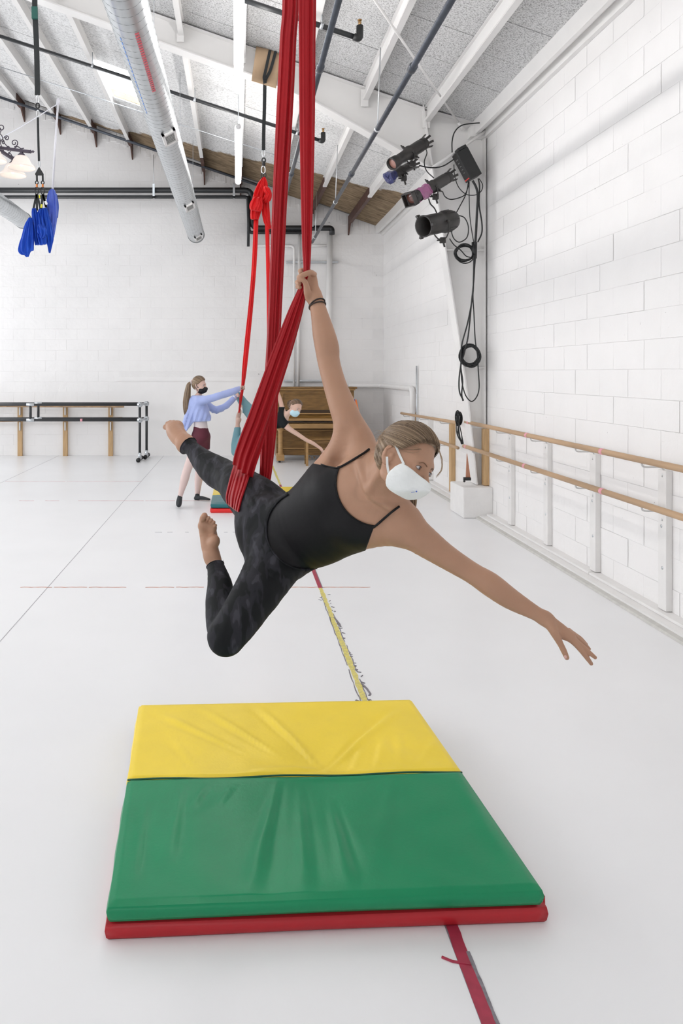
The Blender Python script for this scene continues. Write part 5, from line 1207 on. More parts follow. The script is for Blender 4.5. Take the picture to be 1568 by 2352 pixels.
# ---------------------------------------------------------------- folding mats
def vinyl(name, c, rough=.32): return mat(name, c, rough, spec=.3, var=.08, vscale=5, bump=.05, bscale=90)
M['v_green'] = vinyl('green vinyl', (.010,.25,.105)); M['v_yellow'] = vinyl('yellow vinyl', (.93,.70,.06)); M['v_red'] = vinyl('red vinyl', (.46,.022,.03)); M['v_blue'] = vinyl('blue vinyl', (.03,.08,.35)); M['v_teal'] = vinyl('teal vinyl', (.03,.16,.18)); M['v_bred'] = vinyl('bright red vinyl', (.80,.035,.035))
M['stitch'] = mat('seam piping', (.008,.09,.045), .5)
def cushion(c4, z0, z1, folds=(), nx=64, ny=48, rad=.010, seed=0, sag=0.):
    """c4: four plan corners (near left, near right, far right, far left); soft edged slab whose top carries folds"""
    c4 = [Vector((*c, 0)) for c in c4]; rr = random.Random(seed); mb = MB()
    def pt(u, v): return c4[0]*(1-u)*(1-v)+c4[1]*u*(1-v)+c4[2]*u*v+c4[3]*(1-u)*v
    Wd = (c4[1]-c4[0]).length; Dp = (c4[3]-c4[0]).length; vs = []
    for j in range(ny+1):
        for i in range(nx+1):
            u, v = i/nx, j/ny; p = pt(u, v); e = min(u*Wd, (1-u)*Wd, v*Dp, (1-v)*Dp)
            z = z1+min(1, e/.05)*.0012*math.sin(p.x*23+2*math.sin(p.y*9))*math.sin(p.y*17+p.x*5)-rad*(1-math.sqrt(max(0, 1-max(0, 1-e/rad)**2)))
            for fn in folds: z += 1.35*fn(p.x, p.y)*min(1, e/.03)
            vs.append((p.x, p.y, z))
    idx = lambda i, j: j*(nx+1)+i
    fs = [(idx(i, j), idx(i+1, j), idx(i+1, j+1), idx(i, j+1)) for j in range(ny) for i in range(nx)]
    loop = [idx(i, 0) for i in range(nx+1)]+[idx(nx, j) for j in range(1, ny+1)]+[idx(i, ny) for i in range(nx-1, -1, -1)]+[idx(0, j) for j in range(ny-1, 0, -1)]
    n = len(loop); ctr = (c4[0]+c4[1]+c4[2]+c4[3])/4; zs = [z1-rad*1.0, (z0+z1)/2, z0+rad, z0]; ins = [0, -.006, 0, .007]
    base = [Vector(vs[l]) for l in loop]
    for r, (zz, ii) in enumerate(zip(zs, ins)):
        for k, b in enumerate(base):
            d = (Vector((ctr.x, ctr.y, 0))-Vector((b.x, b.y, 0))).normalized(); w = .0012*math.sin(k*.31+r)+.0008*math.sin(k*.13+r*2)
            vs.append((b.x+d.x*(ii+w*(r == 1)), b.y+d.y*(ii+w*(r == 1)), zz))
    o = (nx+1)*(ny+1)
    fs += [(loop[k], o+k, o+(k+1) % n, loop[(k+1) % n]) for k in range(n)]
    for r in range(3): fs += [(o+r*n+k, o+(r+1)*n+k, o+(r+1)*n+(k+1) % n, o+r*n+(k+1) % n) for k in range(n)]
    fs.append(tuple(o+3*n+k for k in range(n)))
    mb.add(vs, fs, 0, True); return mb
def ridge(x0, y0, x1, y1, h, w, fade=.5):
    L_ = math.hypot(x1-x0, y1-y0); dx, dy = (x1-x0)/L_, (y1-y0)/L_
    def f(x, y):
        s_ = ((x-x0)*dx+(y-y0)*dy)/L_; d = (x-x0)*-dy+(y-y0)*dx
        if s_ < -.1 or s_ > 1.1: return 0
        k = max(0, min(1, (s_+.1)/.35))*max(0, min(1, (1.1-s_)/.35))
        ww = w*(.35+s_); return h*k*(math.exp(-(d/ww)**2)-.6*math.exp(-((d-1.6*ww)/ww)**2))
    return f
def gp(px, py, z): q = ground(px, py, z); return (q.x, q.y)
def dent(x0, y0, r, h): return lambda x, y: -h*math.exp(-((x-x0)**2+(y-y0)**2)/(r*r))
fm = thing('folding_mat', 'large folding mat in the foreground, yellow and green on top of red', 'mat', tuple(ground(750, 2000)))
T1, T0 = .108, .053
FL, FR, BR, BL = gp(247.7, 2075.6, T1), gp(1245, 2037, T1), gp(945, 1605, T1), gp(319, 1617.5, T1); ML, MR = gp(292.6, 1789, T1), gp(1061, 1770, T1)
cx_, cy_ = gp(752, 1762, T1)
gfolds = [ridge(*gp(640, 1790, T1), *gp(575, 2040, T1), .005, .022), ridge(*gp(760, 1840, T1), *gp(800, 2030, T1), .005, .02), ridge(*gp(690, 1800, T1), *gp(700, 2050, T1), .004, .02), ridge(*gp(900, 1790, T1), *gp(860, 1990, T1), .002, .03), ridge(*gp(420, 1810, T1), *gp(380, 1990, T1), .0025, .02), ridge(*gp(540, 1800, T1), *gp(500, 1850, T1), .0025, .012), ridge(*gp(480, 1800, T1), *gp(440, 1850, T1), .0025, .012), dent(cx_, cy_-.12, .22, .010), ridge(*gp(1050, 1790, T1), *gp(1190, 2010, T1), .003, .03), ridge(*gp(340, 1830, T1), *gp(300, 2030, T1), .003, .018)]
yfolds = [ridge(*gp(745, 1765, T1), *gp(600, 1630, T1), .006, .014), ridge(*gp(745, 1765, T1), *gp(905, 1640, T1), .007, .014), ridge(*gp(640, 1735, T1), *gp(470, 1630, T1), .004, .016), ridge(*gp(720, 1760, T1), *gp(560, 1775, T1), .006, .03), ridge(*gp(560, 1730, T1), *gp(370, 1640, T1), .0035, .016), ridge(*gp(800, 1775, T1), *gp(830, 1720, T1), .003, .012), ridge(*gp(860, 1772, T1), *gp(880, 1700, T1), .004, .012), ridge(*gp(920, 1770, T1), *gp(915, 1690, T1), .004, .012), ridge(*gp(960, 1755, T1), *gp(1000, 1700, T1), .003, .012), dent(cx_, cy_+.05, .16, .012), ridge(*gp(450, 1770, T1), *gp(400, 1700, T1), .003, .012)]
cushion([FL, FR, MR, ML], T0+.001, T1, gfolds, 90, 60).build('green_panel', M['v_green'], fm)
e = .006; ML2 = (ML[0], ML[1]+e); MR2 = (MR[0], MR[1]+e)
cushion([ML2, MR2, BR, BL], T0+.001, T1, yfolds, 90, 60, seed=1).build('yellow_panel', M['v_yellow'], fm)
def lerp2(a, b, t): return (a[0]+(b[0]-a[0])*t, a[1]+(b[1]-a[1])*t)
RL, RR_ = gp(252.6, 2162, 0), gp(1256, 2121, 0)
cushion([(FL[0]-.006, RL[1]+.002), (RR_[0], RR_[1]+.002), (MR[0]+.012, MR[1]), (ML[0]-.004, ML[1])], .001, T0, (), 40, 30, .007, 2).build('red_panel', M['v_red'], fm)
cushion([(ML2[0], ML2[1]), (MR2[0]+.006, MR2[1]), BR, BL], .001, T0, (), 40, 30, .007, 3).build('blue_panel', M['v_blue'], fm)
mb = MB(); mb.tube(crom([(*lerp2(ML, MR, t), T1-.004+.003*math.sin(t*17)) for t in np.linspace(0, 1, 14)], 4), .0035, 6); mb.build('seam_piping', M['stitch'], fm)
mb = MB(); mb.tube([(RR_[0]+.004, RR_[1]+.03, .020), (RR_[0]+.006, RR_[1]+.035, T0), (FR[0]+.010, FR[1]+.09, T0+.012)], .003, 6); mb.build('corner_tab', M['v_red'], fm)
bm_ = thing('folding_mat', 'distant folding mat, teal and yellow on top of bright red, under the second dancer', 'mat', (.33, 8.8, 0))
x0, x1, y0, ym, y1 = -.302, .93, 8.24, 8.86, 9.48
cushion([(x0, y0), (x1, y0), (x1, ym), (x0, ym)], .056, .108, (), 20, 14, .010, 4).build('teal_panel', M['v_teal'], bm_); cushion([(x0, ym+.005), (x1, ym+.005), (x1, y1), (x0, y1)], .056, .108, (), 20, 14, .010, 5).build('yellow_panel', M['v_yellow'], bm_)
cushion([(x0-.004, y0-.004), (x1+.004, y0-.004), (x1+.004, ym), (x0-.004, ym)], .001, .055, (), 20, 14, .008, 6).build('red_panel', M['v_bred'], bm_); cushion([(x0, ym+.005), (x1, ym+.005), (x1, y1), (x0, y1)], .001, .055, (), 20, 14, .008, 7).build('blue_panel', M['v_blue'], bm_)
# ---------------------------------------------------------------- floor tape
M['t_red'] = mat('red floor tape', (.42,.035,.075), .5, var=.25, vscale=30); M['t_grey'] = mat('old tape residue', (.27,.25,.28), .7, var=.4, vscale=60); M['t_yellow'] = mat('yellow floor tape', (.80,.70,.16), .6, var=.22, vscale=70, var2=(.52,.46,.20)); M['t_orange'] = mat('orange line tape', (.72,.24,.12), .6, var=.4, vscale=30); M['t_pink'] = mat('faded red line', (.70,.42,.42), .7, var=.3, vscale=10)
def strip(mb, pts, w, z, jag=0., seed=0, n=1):
    r = random.Random(seed); L_, R_ = [], []
    for i, p in enumerate(pts):
        a = Vector(pts[max(i-1, 0)]); b = Vector(pts[min(i+1, len(pts)-1)]); d = (b-a).normalized(); nn = Vector((-d.y, d.x))
        L_.append(Vector(p)+nn*(w/2*(1+jag*r.uniform(-1, .4)))); R_.append(Vector(p)-nn*(w/2*(1+jag*r.uniform(-1, .6))))
    m = len(pts); vs = [(v.x, v.y, z) for v in L_+R_]+[(v.x, v.y, .0003) for v in L_+R_]
    fs = [(i, i+m, i+m+1, i+1) for i in range(m-1)]+[(i, i+1, i+1+2*m, i+2*m) for i in range(m-1)]+[(i+m, i+3*m, i+3*m+1, i+m+1) for i in range(m-1)]
    return mb.add(vs, fs)
def seg(a, b, n): return [tuple(Vector(a)*(1-i/n)+Vector(b)*(i/n)) for i in range(n+1)]
XT = .618
tp = thing('floor_tape', 'long strip of red and worn yellow floor tape running under the foreground mat', 'tape', (XT, 3, 0))
mb = MB(); pts = seg((XT-.004, .9), (XT+.0, 2.3), 60); strip(mb, [(x+.004*max(0, math.sin(y*9+1))**3, y) for x, y in pts], .036, .0016, .10, 1); mb.build('red_tape', M['t_red'], tp)
mb = MB(); strip(mb, seg((XT-.018, .9), (XT-.018, 2.3), 10), .004, .0010); mb.build('tape_edge', M['t_grey'], tp)
mb = MB(); strip(mb, seg((XT+.018, 2.0), (XT+.022, 1.72), 12), .010, .0018, .3, 5); mb.build('tape_edge', M['t_grey'], tp)
mb = MB(); strip(mb, [(XT-.06, 1.98), (XT-.035, 1.965), (XT+.012, 1.955)], .006, .004); mb.build('loose_end', M['t_red'], tp)
mb = MB(); strip(mb, seg((XT+.002, 3.5), (XT-.002, 5.37), 70), .030, .0016, .35, 2); mb.build('yellow_tape', M['t_yellow'], tp)
mb = MB(); r = random.Random(9)
for a, b, o in ((3.3, 3.78, .020), (3.9, 4.25, .021), (4.3, 4.8, .019), (3.35, 3.9, -.020), (3.95, 4.75, -.0185), (4.6, 5.2, -.017)): strip(mb, [(XT+o+r.uniform(-.003, .003), y) for y in np.linspace(a, b, 14)], .006, .0012, .6, int(a*10))
for k in range(30):
    y = 3.5+r.random()**1.0*1.75; s_ = 1 if r.random() < .8 else -1; x = XT+s_*(.016+r.random()**2*.016); strip(mb, [(x, y), (x+s_*r.uniform(.004, .02), y+r.uniform(-.02, .02))], r.uniform(.003, .012), .002+.002*r.random())
for pts in (((XT+.020, 3.72), (XT+.036, 3.66), (XT+.042, 3.60), (XT+.034, 3.58)), ((XT+.014, 4.72), (XT+.028, 4.62), (XT+.030, 4.55))): strip(mb, pts, .012, .003, .4, 3)
tag(mb.build('tape_residue', M['t_grey'], tp), kind='stuff')
mb = MB(); strip(mb, seg((XT-.004, 5.37), (XT-.006, 7.6), 10), .030, .0014, .05, 3); mb.build('red_tape', M['t_red'], tp)
mb = MB(); strip(mb, seg((XT+.013, 5.37), (XT+.011, 7.6), 10), .006, .0015); mb.build('tape_edge', M['t_grey'], tp)
mb = MB(); strip(mb, seg((XT-.006, 9.55), (XT-.01, 10.3), 8), .032, .0014, .05, 3); mb.build('red_tape', M['t_red'], tp)
mb = MB(); strip(mb, seg((XT-.01, 10.3), (XT-.02, 12.4), 14), .034, .0014, .3, 3); mb.build('yellow_tape', M['t_yellow'], tp)
def hline(label, y, dashes, w, m, seed=0):
    t = thing('line_tape', label, 'tape', (((dashes[0][0]-CX)/FPX*y), y, 0)); r = random.Random(seed)
    for a, b in dashes:
        n = max(3, int((b-a)/8)); mb = MB(); strip(mb, [(((a+(b-a)*i/n)-CX)/FPX*y, y+r.uniform(-.004, .004)) for i in range(n+1)], w, .0012, .6, seed); mb.build('tape_piece', M[m], t)
hline('thin broken orange tape line across the floor below the hanging dancer', 5.39, ((47, 120), (124, 200), (204, 290), (334, 400), (404, 468), (655, 735), (741, 850)), .0085, 't_orange', 1)
hline('faint pale red line across the floor by the standing woman\'s feet', 9.02, ((44, 78), (104, 136), (180, 330), (334, 402), (408, 484)), .012, 't_pink', 2)
hline('faintest pinkish line across the floor nearest the back wall', 10.6, ((12, 150), (154, 325)), .010, 't_pink', 3)
hline('faint grey dashes on the floor left of the bare foot', 7.24, ((356, 372), (384, 396), (425, 433), (514, 522), (534, 545)), .008, 't_grey', 4)
# ---------------------------------------------------------------- the second dancer, hanging in the bright red silk at mid depth
M['teal_legging'] = mat('teal leggings', (.17,.35,.40), .7, sheen=.05, var=.12, vscale=6); M['tank'] = mat('black tank top', (.008,.010,.012), .7, spec=.2)
M['blue_knit'] = mat('periwinkle knit', (.40,.48,.82), .8, sheen=.3, var=.12, vscale=7, bump=.2, bscale=90); M['grey_knit'] = mat('grey blue camisole', (.40,.45,.60), .8); M['maroon'] = mat('maroon shorts', (.12,.018,.035), .75, var=.2, vscale=9); M['tights'] = mat('pale pink tights', (.74,.58,.55), .7, var=.06); M['white_leo'] = mat('off white leotard', (.70,.62,.62), .7); M['sock'] = mat('charcoal sock', (.035,.04,.045), .85, var=.3, vscale=40); M['silver'] = mat('silver watch', (.7,.7,.7), .25, metal=.8)
D2 = thing('person', 'girl in black tank and teal leggings hanging sideways in the bright red silk', 'person', tuple(P(600, 1060, 8.8)))
Y2 = 8.75
G = Field()
G.chain([J(588, 962, 8.95, 14.5), J(600, 963, 8.90, 14), J(612, 966, 8.82, 13), J(625, 968, 8.76, 13.5), J(640, 967, 8.70, 14), J(650, 962, 8.66, 12)], .05, 4, ((0, 1, 0), .75))
G.chain([J(649, 945, 8.68, 7), J(646, 930, 8.72, 5.2), J(641, 912, 8.78, 4.8), J(634, 895, 8.82, 4.6), J(629, 876, 8.83, 4.0), J(624, 855, 8.84, 3.4), J(621, 838, 8.85, 2.8)], .04, 4)
G.chain([J(654, 975, 8.62, 8), J(664, 985, 8.58, 6), J(684, 998, 8.55, 5), J(704, 1011, 8.53, 4.4), J(720, 1019, 8.52, 4.2), J(736, 1030, 8.5, 2.7)], .04, 4)
G.chain([J(736, 1030, 8.5, 2.7), J(741, 1036, 8.49, 3.2), J(744, 1040, 8.49, 2.6)], .015, 3, ((0, 1, 0), .6))
for pts in (((744, 1039, 8.49, 1.2), (748, 1043, 8.48, 1.0), (751, 1046, 8.47, .8)), ((743, 1041, 8.49, 1.2), (746, 1046, 8.48, 1.0), (748, 1050, 8.47, .8)), ((742, 1042, 8.5, 1.2), (743.5, 1047, 8.5, 1.0), (745, 1051, 8.5, .8)), ((745, 1037, 8.5, 1.1), (750, 1040, 8.5, .9), (753, 1042, 8.5, .7)), ((738, 1035, 8.48, 1.3), (738.5, 1041, 8.46, 1.1), (741, 1045, 8.46, .9))):
    G.chain([J(*p) for p in pts], .006, 2)
G.chain([J(655, 955, 8.64, 8), J(664, 948, 8.60, 6.2), J(672, 942, 8.56, 6.5)], .03, 3)
# legs: one stretched back, held by the standing woman; one bent
G.chain([J(586, 955, 8.98, 15), J(574, 945, 9.02, 12.5), J(562, 930, 9.05, 9.5), J(553, 917, 9.05, 7.6), J(546, 906, 9.0, 6), J(543, 897, 8.95, 4)], .04, 4)
G.chain([J(586, 970, 8.92, 14), J(574, 985, 8.85, 12), J(562, 1005, 8.80, 10.5), J(551, 1025, 8.74, 9.5), J(545, 1039, 8.70, 9)], .04, 4)
G.chain([J(541, 1038, 8.74, 8), J(541, 1022, 8.80, 8), J(543, 1003, 8.88, 7), J(545.5, 982, 8.95, 5)], .015, 3)
G.chain([J(545.5, 980, 8.95, 4.8), J(546, 968, 9.0, 5), J(547, 957, 9.02, 5.4), J(550, 947, 9.03, 4.5), J(551, 942, 9.03, 3)], .02, 4)
G.ell(P(549, 964, 8.97), (.028,.028,.03), k=.03)
H2 = Head(P(677, 937, 8.52), (.62, -.74, -.30), (-.68, -.60, .42), .88); H2.build(G, False)
lo, hi = G.bounds(); sdf_obj('body', G, M['skin_mid'], D2, [(lo, hi, .0105, None)])
def cloth(name, fd, m, par, off, regs, h=.0115, kk=.01):
    lo, hi = fd.bounds()
    def post(v, X, Y, Z):
        px, py = px2(X, Y, Z); q = Y/f32(FPX); v = v-f32(off)
        for r in regs: v = smax(v, (r(px, py, Y)*q).astype(f32), kk)
        return v
    return sdf_obj(name, fd, m, par, [(lo, hi, h, None)], post)
ln = lambda x0, y0, x1, y1: (lambda px, py, Y: ((px-x0)*(y1-y0)-(py-y0)*(x1-x0))/math.hypot(x1-x0, y1-y0))   # positive on the right of the line walking from 0 to 1 (image y down)
cloth('tank_top', G, M['tank'], D2, .012, [ln(642, 930, 653, 936) if False else (lambda px, py, Y: (934-py)+(px-630)*.02), lambda px, py, Y: 11-np.hypot((px-668), (py-948)*.8)+5.5, lambda px, py, Y: (px-657)*.75+(py-978)*.65, lambda px, py, Y: 606-px, lambda px, py, Y: px-668])
LG = Field(); LG.ops = [o for o in G.ops]
cloth('leggings', LG, M['teal_legging'], D2, .012, [lambda px, py, Y: (px-606)+(py-962)*.1, lambda px, py, Y: np.where((px < 556) & (Y > 8.84) & (py > 930), 981-py, -20), lambda px, py, Y: 900-py])
H2.eyes(D2, (.9, -.3, .1)); H2.brows(G, D2)
MK2 = Field(); MK2.ell(H2.p(.036, 0, -.050), (.052, .056, .048), H2.ax(), .02); MK2.ell(H2.p(.030, 0, -.072), (.046, .048, .032), H2.ax(), .03); MK2.chain([(*H2.p(.090, 0, -.026), .012), (*H2.p(.100, 0, -.040), .014)], .035, 1)
def mpost(H_):
    def f_(v, X, Y, Z):
        f, r, u = H_.loc(X, Y, Z); ar = np.abs(r); v = v+(np.sin(u*260)*.0006).astype(f32)
        return smax(smax(v, (u-(-.020+ar*.2)).astype(f32), .004), (.018+(u+.02)*.3-f).astype(f32), .004)
    return f_
c2 = np.array(tuple(H2.C)); sdf_obj('face_mask', MK2, M['mask_blue'], D2, [(c2-.15, c2+.15, .006, None)], mpost(H2), relax=2)
hair_cap(H2, G, D2, 'hair_brown', lambda f, r, u: smax(f*f32(.80)-u*f32(.60)-f32(.004)+np.abs(r)*f32(.10), -(u+f32(.05)), .01), .008, h=.005)
st = []; rnd = random.Random(4)
for k in range(60):
    a, rr = rnd.uniform(0, 2*PI), math.sqrt(rnd.random())*.022; c = [H2.p(-.09, 0, .03), H2.p(-.12, 0, .045), H2.p(-.135, 0, .02), H2.p(-.12, 0, -.01)]
    st.append((crom([p+V(rr*math.cos(a), rr*math.sin(a), rr*math.sin(a)) for p in c], 4), rnd.random(), 2))
ribbon_hair('hair_bun', st, .0016, 'hair_brown', D2)
mb = MB(); mb.sphere(H2.p(-.004, .082, -.034), .006, 6); mb.build('earring', M['silver'], D2)
# her silk, and its rigging
YS = 8.25
sk2 = thing('aerial_silk', 'bright red aerial silk at mid depth, knotted on top, holding the second dancer', 'aerial silk', tuple(P(600, 420, YS)))
mb = MB(); silk_loft(mb, [S(588, 505, YS, 11, 8), S(584, 600, 8.40, 11, 8), S(577, 690, 8.52, 11, 8), S(568, 780, 8.64, 12, 8), S(561, 850, 8.74, 11, 8), S(557, 890, 8.80, 7, 7), S(553, 915, 8.84, 7, 6), S(550.5, 935, 8.98, 5, 5), S(548.5, 948, 8.99, 3, 4)], 6, 5, 48, .14, 6); mb.build('long_tail', M['silk_bright'], sk2)
mb = MB(); silk_loft(mb, [S(613, 505, YS, 10, 8), S(615, 600, 8.38, 9, 8), S(617, 720, 8.50, 9, 8), S(617, 820, 8.60, 9, 8), S(614, 900, 8.68, 10, 8), S(606, 948, 8.74, 12, 8)], 6, 6, 48, .14, 6); mb.build('long_tail', M['silk_bright'], sk2)
for i, st_ in enumerate(([S(604, 409, YS, 5, 5), S(601, 422, YS, 17, 14), S(595, 445, YS, 25, 18), S(590, 470, YS, 26, 20), S(586, 492, YS-.02, 22, 18), S(585, 504, YS-.02, 18, 12)],
                         [S(606, 407, YS, 6, 6), S(607, 420, YS, 14, 14), S(608, 436, YS, 14, 14), S(611, 452, YS, 13, 14), S(610, 480, YS, 18, 14), S(613, 508, YS, 16, 12), S(619, 526, YS, 8, 8)],
                         [S(607, 431, YS-.08, 6, 8), S(612, 436, YS-.10, 15, 16), S(617, 446, YS-.10, 14, 16), S(613, 456, YS-.10, 18, 14), S(606, 461, YS-.08, 10, 8)],
                         [S(600, 455, YS-.1, 10, 10), S(592, 462, YS-.12, 26, 14), S(588, 475, YS-.12, 30, 12), S(586, 484, YS-.12, 24, 8)])):
    mb = MB(); silk_loft(mb, st_, 7, 30+i, 72, .24, 6); mb.build('gathered_fold', M['silk_bright'], sk2)
def carabiner(c, h, w, name, m, par, r=.006, rot=0):
    mb = MB(); pts = [(w*math.cos(a)*(1 if abs(math.sin(a)) < .9 else 1), h*math.sin(a)) for a in np.linspace(0, 2*PI, 21)[:-1]]
    R_ = Matrix.Rotation(rot, 3, 'Z'); mb.tube([Vector(c)+R_@V(x, 0, z) for x, z in pts], r, 8, closed=True); return mb.build(name, m, par)
rg = thing('rigging', 'black strap and carabiners over a tan cloth pad, holding up the bright red silk', 'rigging', tuple(P(606, 400, YS)))
px_ = YS/FPX
carabiner(P(605, 352, YS), 9*px_, 3.2*px_, 'carabiner', M['chrome'], rg); carabiner(P(605.5, 368, YS), 5*px_, 4*px_, 'swivel', M['black_metal'], rg, .008); mb = MB(); mb.tube([P(605.5, 371, YS), P(605.5, 381, YS)], .02, 10); mb.build('swivel', M['black_metal'], rg)
carabiner(P(604.5, 390, YS), 9*px_, 4.5*px_, 'carabiner', M['chrome'], rg); carabiner(P(602, 403, YS), 5*px_, 2.5*px_, 'ring', M['black_metal'], rg); carabiner(P(608, 403, YS), 5*px_, 2.5*px_, 'ring', M['black_metal'], rg)
M['strap'] = mat('black webbing', (.022,.026,.028), .7, var=.3, vscale=60)
M['pad'] = mat('tan cloth pad', (.52,.37,.24), .85, var=.12, vscale=8, bump=.3, bscale=20)
def web(name, pts, w, t, par, m='strap'):
    mb = MB(); q = [Vector(p) for p in crom(pts, 6)]
    for a, b in zip(q[:-1], q[1:]): mb.beam(a, b+(b-a)*.05, w, t, up=(0, 1, 0) if abs((b-a).normalized().y) < .8 else (0,0,1))
    return mb.build(name, M[m], par)
web('webbing_strap', [P(608.5, 178, 8.05), P(608, 192, 8.10), P(607, 250, 8.18), P(605.5, 300, 8.22), P(605, 345, YS)], 8*px_, .02, rg)
web('webbing_strap', [P(620, 115, 8.07), P(609, 165, 8.08), P(606, 178, 8.07), P(608, 186, 8.07)], 6.5*8.1/FPX, .012, rg); web('webbing_strap', [P(633, 118, 8.07), P(621, 160, 8.08), P(612, 178, 8.07), P(609, 186, 8.07)], 6.5*8.1/FPX, .012, rg)
mb = MB(); n = 10; vs = []
for j in range(n+1):
    for i in range(n+1):
        u, v = i/n, j/n; x = (588+57*u)*(1-v)+(578+56*u)*v; y = (106+14*u)*(1-v)+(185+17*u)*v; vs.append(P(x, y, 8.085-.02*math.sin(u*5+v*3)-.015*math.sin(v*7)))
fs = [(j*(n+1)+i, j*(n+1)+i+1, (j+1)*(n+1)+i+1, (j+1)*(n+1)+i) for j in range(n) for i in range(n)]; mb.add(vs, fs, 0, True); pd = mb.build('cloth_pad', M['pad'], rg, fix=True); md = pd.modifiers.new('t', 'SOLIDIFY'); md.thickness = .012
# ---------------------------------------------------------------- the standing woman
D3 = thing('person', 'standing woman in light blue cropped sweater, maroon shorts and black mask', 'person', tuple(P(438, 1160, 8.72)))
A3 = Field(); YW = 8.72
A3.chain([J(462, 1000, YW, 15), J(461, 980, YW, 13.5), J(459, 955, YW, 13), J(456, 930, YW, 14.5), J(454, 917, YW, 12)], .04, 4, ((0, 1, 0), 1.15))
A3.chain([J(456, 922, YW, 9), J(457, 905, YW, 5.6), J(459, 893, YW, 6)], .03, 3)
A3.chain([J(458, 920, 8.62, 8.5), J(475, 917, 8.58, 6.5), J(497, 911, 8.56, 5.4), J(520, 904, 8.58, 5.2), J(538, 898, 8.64, 4.2), J(551, 892, 8.72, 3.2)], .03, 4)
A3.chain([J(462, 922, 8.84, 9), J(478, 932, 8.90, 6.5), J(494, 942, 8.93, 5.6), J(512, 936, 8.93, 5), J(528, 924, 8.92, 4.2), J(539, 913, 8.92, 3.2)], .03, 4)
A3.chain([J(551, 892, 8.72, 3.2), J(556, 891, 8.74, 3.4), J(558, 891, 8.76, 3)], .015, 2, ((0, 1, 0), .7)); A3.chain([J(539, 913, 8.92, 3), J(543, 908, 8.93, 3), J(546, 905, 8.93, 2.4)], .015, 2)
for k, dy in enumerate((-4.2, -1.4, 1.3, 3.8)): A3.chain([J(555.5, 890.5+dy*.8, 8.70, 1.35), J(559.5, 890+dy, 8.72, 1.3), J(561.5, 890.3+dy, 8.78, 1.2), J(559, 890.5+dy, 8.83, 1.1)], .004, 3)
A3.chain([J(553, 889, 8.76, 1.5), J(556, 885, 8.80, 1.3), J(559, 885, 8.82, 1.1)], .006, 2)
for k in range(4): A3.chain([J(544, 907+k*1.6, 8.90, 1.2), J(548, 906+k*2.0, 8.88, 1.1), J(550, 908+k*2.0, 8.92, 1.0)], .004, 2)
A3.chain([J(456, 1004, YW+.05, 13), J(443, 1045, YW+.0, 10.5), J(430, 1078, YW-.02, 8), J(424, 1100, YW-.03, 8), J(418, 1122, YW-.04, 5.5), J(414, 1138, YW-.06, 3.8), J(412, 1146, YW-.07, 3.8)], .03, 4)
A3.chain([J(466, 1004, YW+.05, 13), J(464, 1045, YW+.18, 10.5), J(458, 1080, YW+.3, 7.6), J(456, 1100, YW+.33, 7.6), J(454, 1122, YW+.36, 5.4), J(453, 1138, YW+.40, 3.8), J(452, 1141, YW+.40, 3.8)], .03, 4)
def foot(fd, a, b, c, r): fd.chain([J(*a, r*.9), J(*b, r), J(*c, r*.72)], .02, 4)
FT = Field()
FT.chain([J(413.5, 1139, YW-.06, 5.4), J(412, 1147, YW-.08, 6.2), J(411, 1153, YW-.14, 6.8), J(410.5, 1158, YW-.20, 6.4), J(410.5, 1160, YW-.24, 5)], .015, 4)
FT2 = Field(); FT2.chain([J(453, 1138, YW+.36, 5.2), J(452, 1144, YW+.36, 5.6)], .02, 1); FT2.chain([J(451, 1144.5, YW+.36, 5), J(460, 1143.5, YW+.32, 5.4), J(471, 1145, YW+.28, 4.4), J(480, 1147, YW+.24, 3.0)], .02, 4, ((0,0,1), .8))
H3 = Head(P(457, 885, YW), (.93, -.34, -.02), (-.36, -.93, .0), .93); H3.build(A3, False)
lo, hi = A3.bounds(); sdf_obj('body', A3, M['skin_pale'], D3, [(lo, hi, .0105, None)])
for fd in (FT, FT2):
    lo, hi = fd.bounds(); sdf_obj('sock', fd, M['sock'], D3, [(lo, hi, .006, None)])
cloth('tights', A3, M['tights'], D3, .010, [lambda px, py, Y: 985-py, lambda px, py, Y: px-500])
cloth('white_leotard', A3, M['white_leo'], D3, .011, [lambda px, py, Y: 945-py, lambda px, py, Y: py-1000, lambda px, py, Y: px-482])
SH = Field(); SH.chain([J(461, 984, YW, 16), J(462, 1000, YW, 18)], .04, 2, ((0,1,0), 1.1)); SH.chain([J(456, 1004, YW+.02, 15.5), J(450, 1036, YW, 15.5)], .05, 2); SH.chain([J(467, 1004, YW+.06, 15), J(466, 1038, YW+.10, 15)], .05, 2)
cloth('shorts', SH, M['maroon'], D3, .004, [lambda px, py, Y: (979-py)+(px-450)*.14, lambda px, py, Y: py-1033])
SW = Field(); SW.chain([J(455, 915, YW, 13), J(457, 935, YW, 17), J(461, 955, YW, 19), J(463, 975, YW, 20)], .04, 4, ((0,1,0), 1.15))
SW.ops += A3.ops[2:4]
SW.chain([J(443, 925, YW, 9), J(438, 950, YW, 12), J(433, 975, YW, 13), J(428, 998, YW, 13)], .04, 3, ((0,1,0), .9))
def swp(v, X, Y, Z):
    px, py = px2(X, Y, Z); q = Y/f32(FPX); v = v-f32(.016)
    ang_ = (px-455)*.55+(py-915)*.18; v = v+((np.sin(ang_)*.010+np.sin(ang_*2.3+1)*.005)*np.clip((py-925)/40., 0, 1)+nz(X, Y, Z, 30, 6)*.006*np.clip((px-470)/10., 0, 1)).astype(f32)
    hem = np.where(px > 446, py-(968-(px-470)*.05), py-(968+(446-px)*1.25)); v = smax(v, (hem*q*.8).astype(f32), .008)
    v = smax(v, (np.where(px < 476, 908-py, -20.)*q).astype(f32), .01); return smax(v, ((px-552)*q).astype(f32), .006)
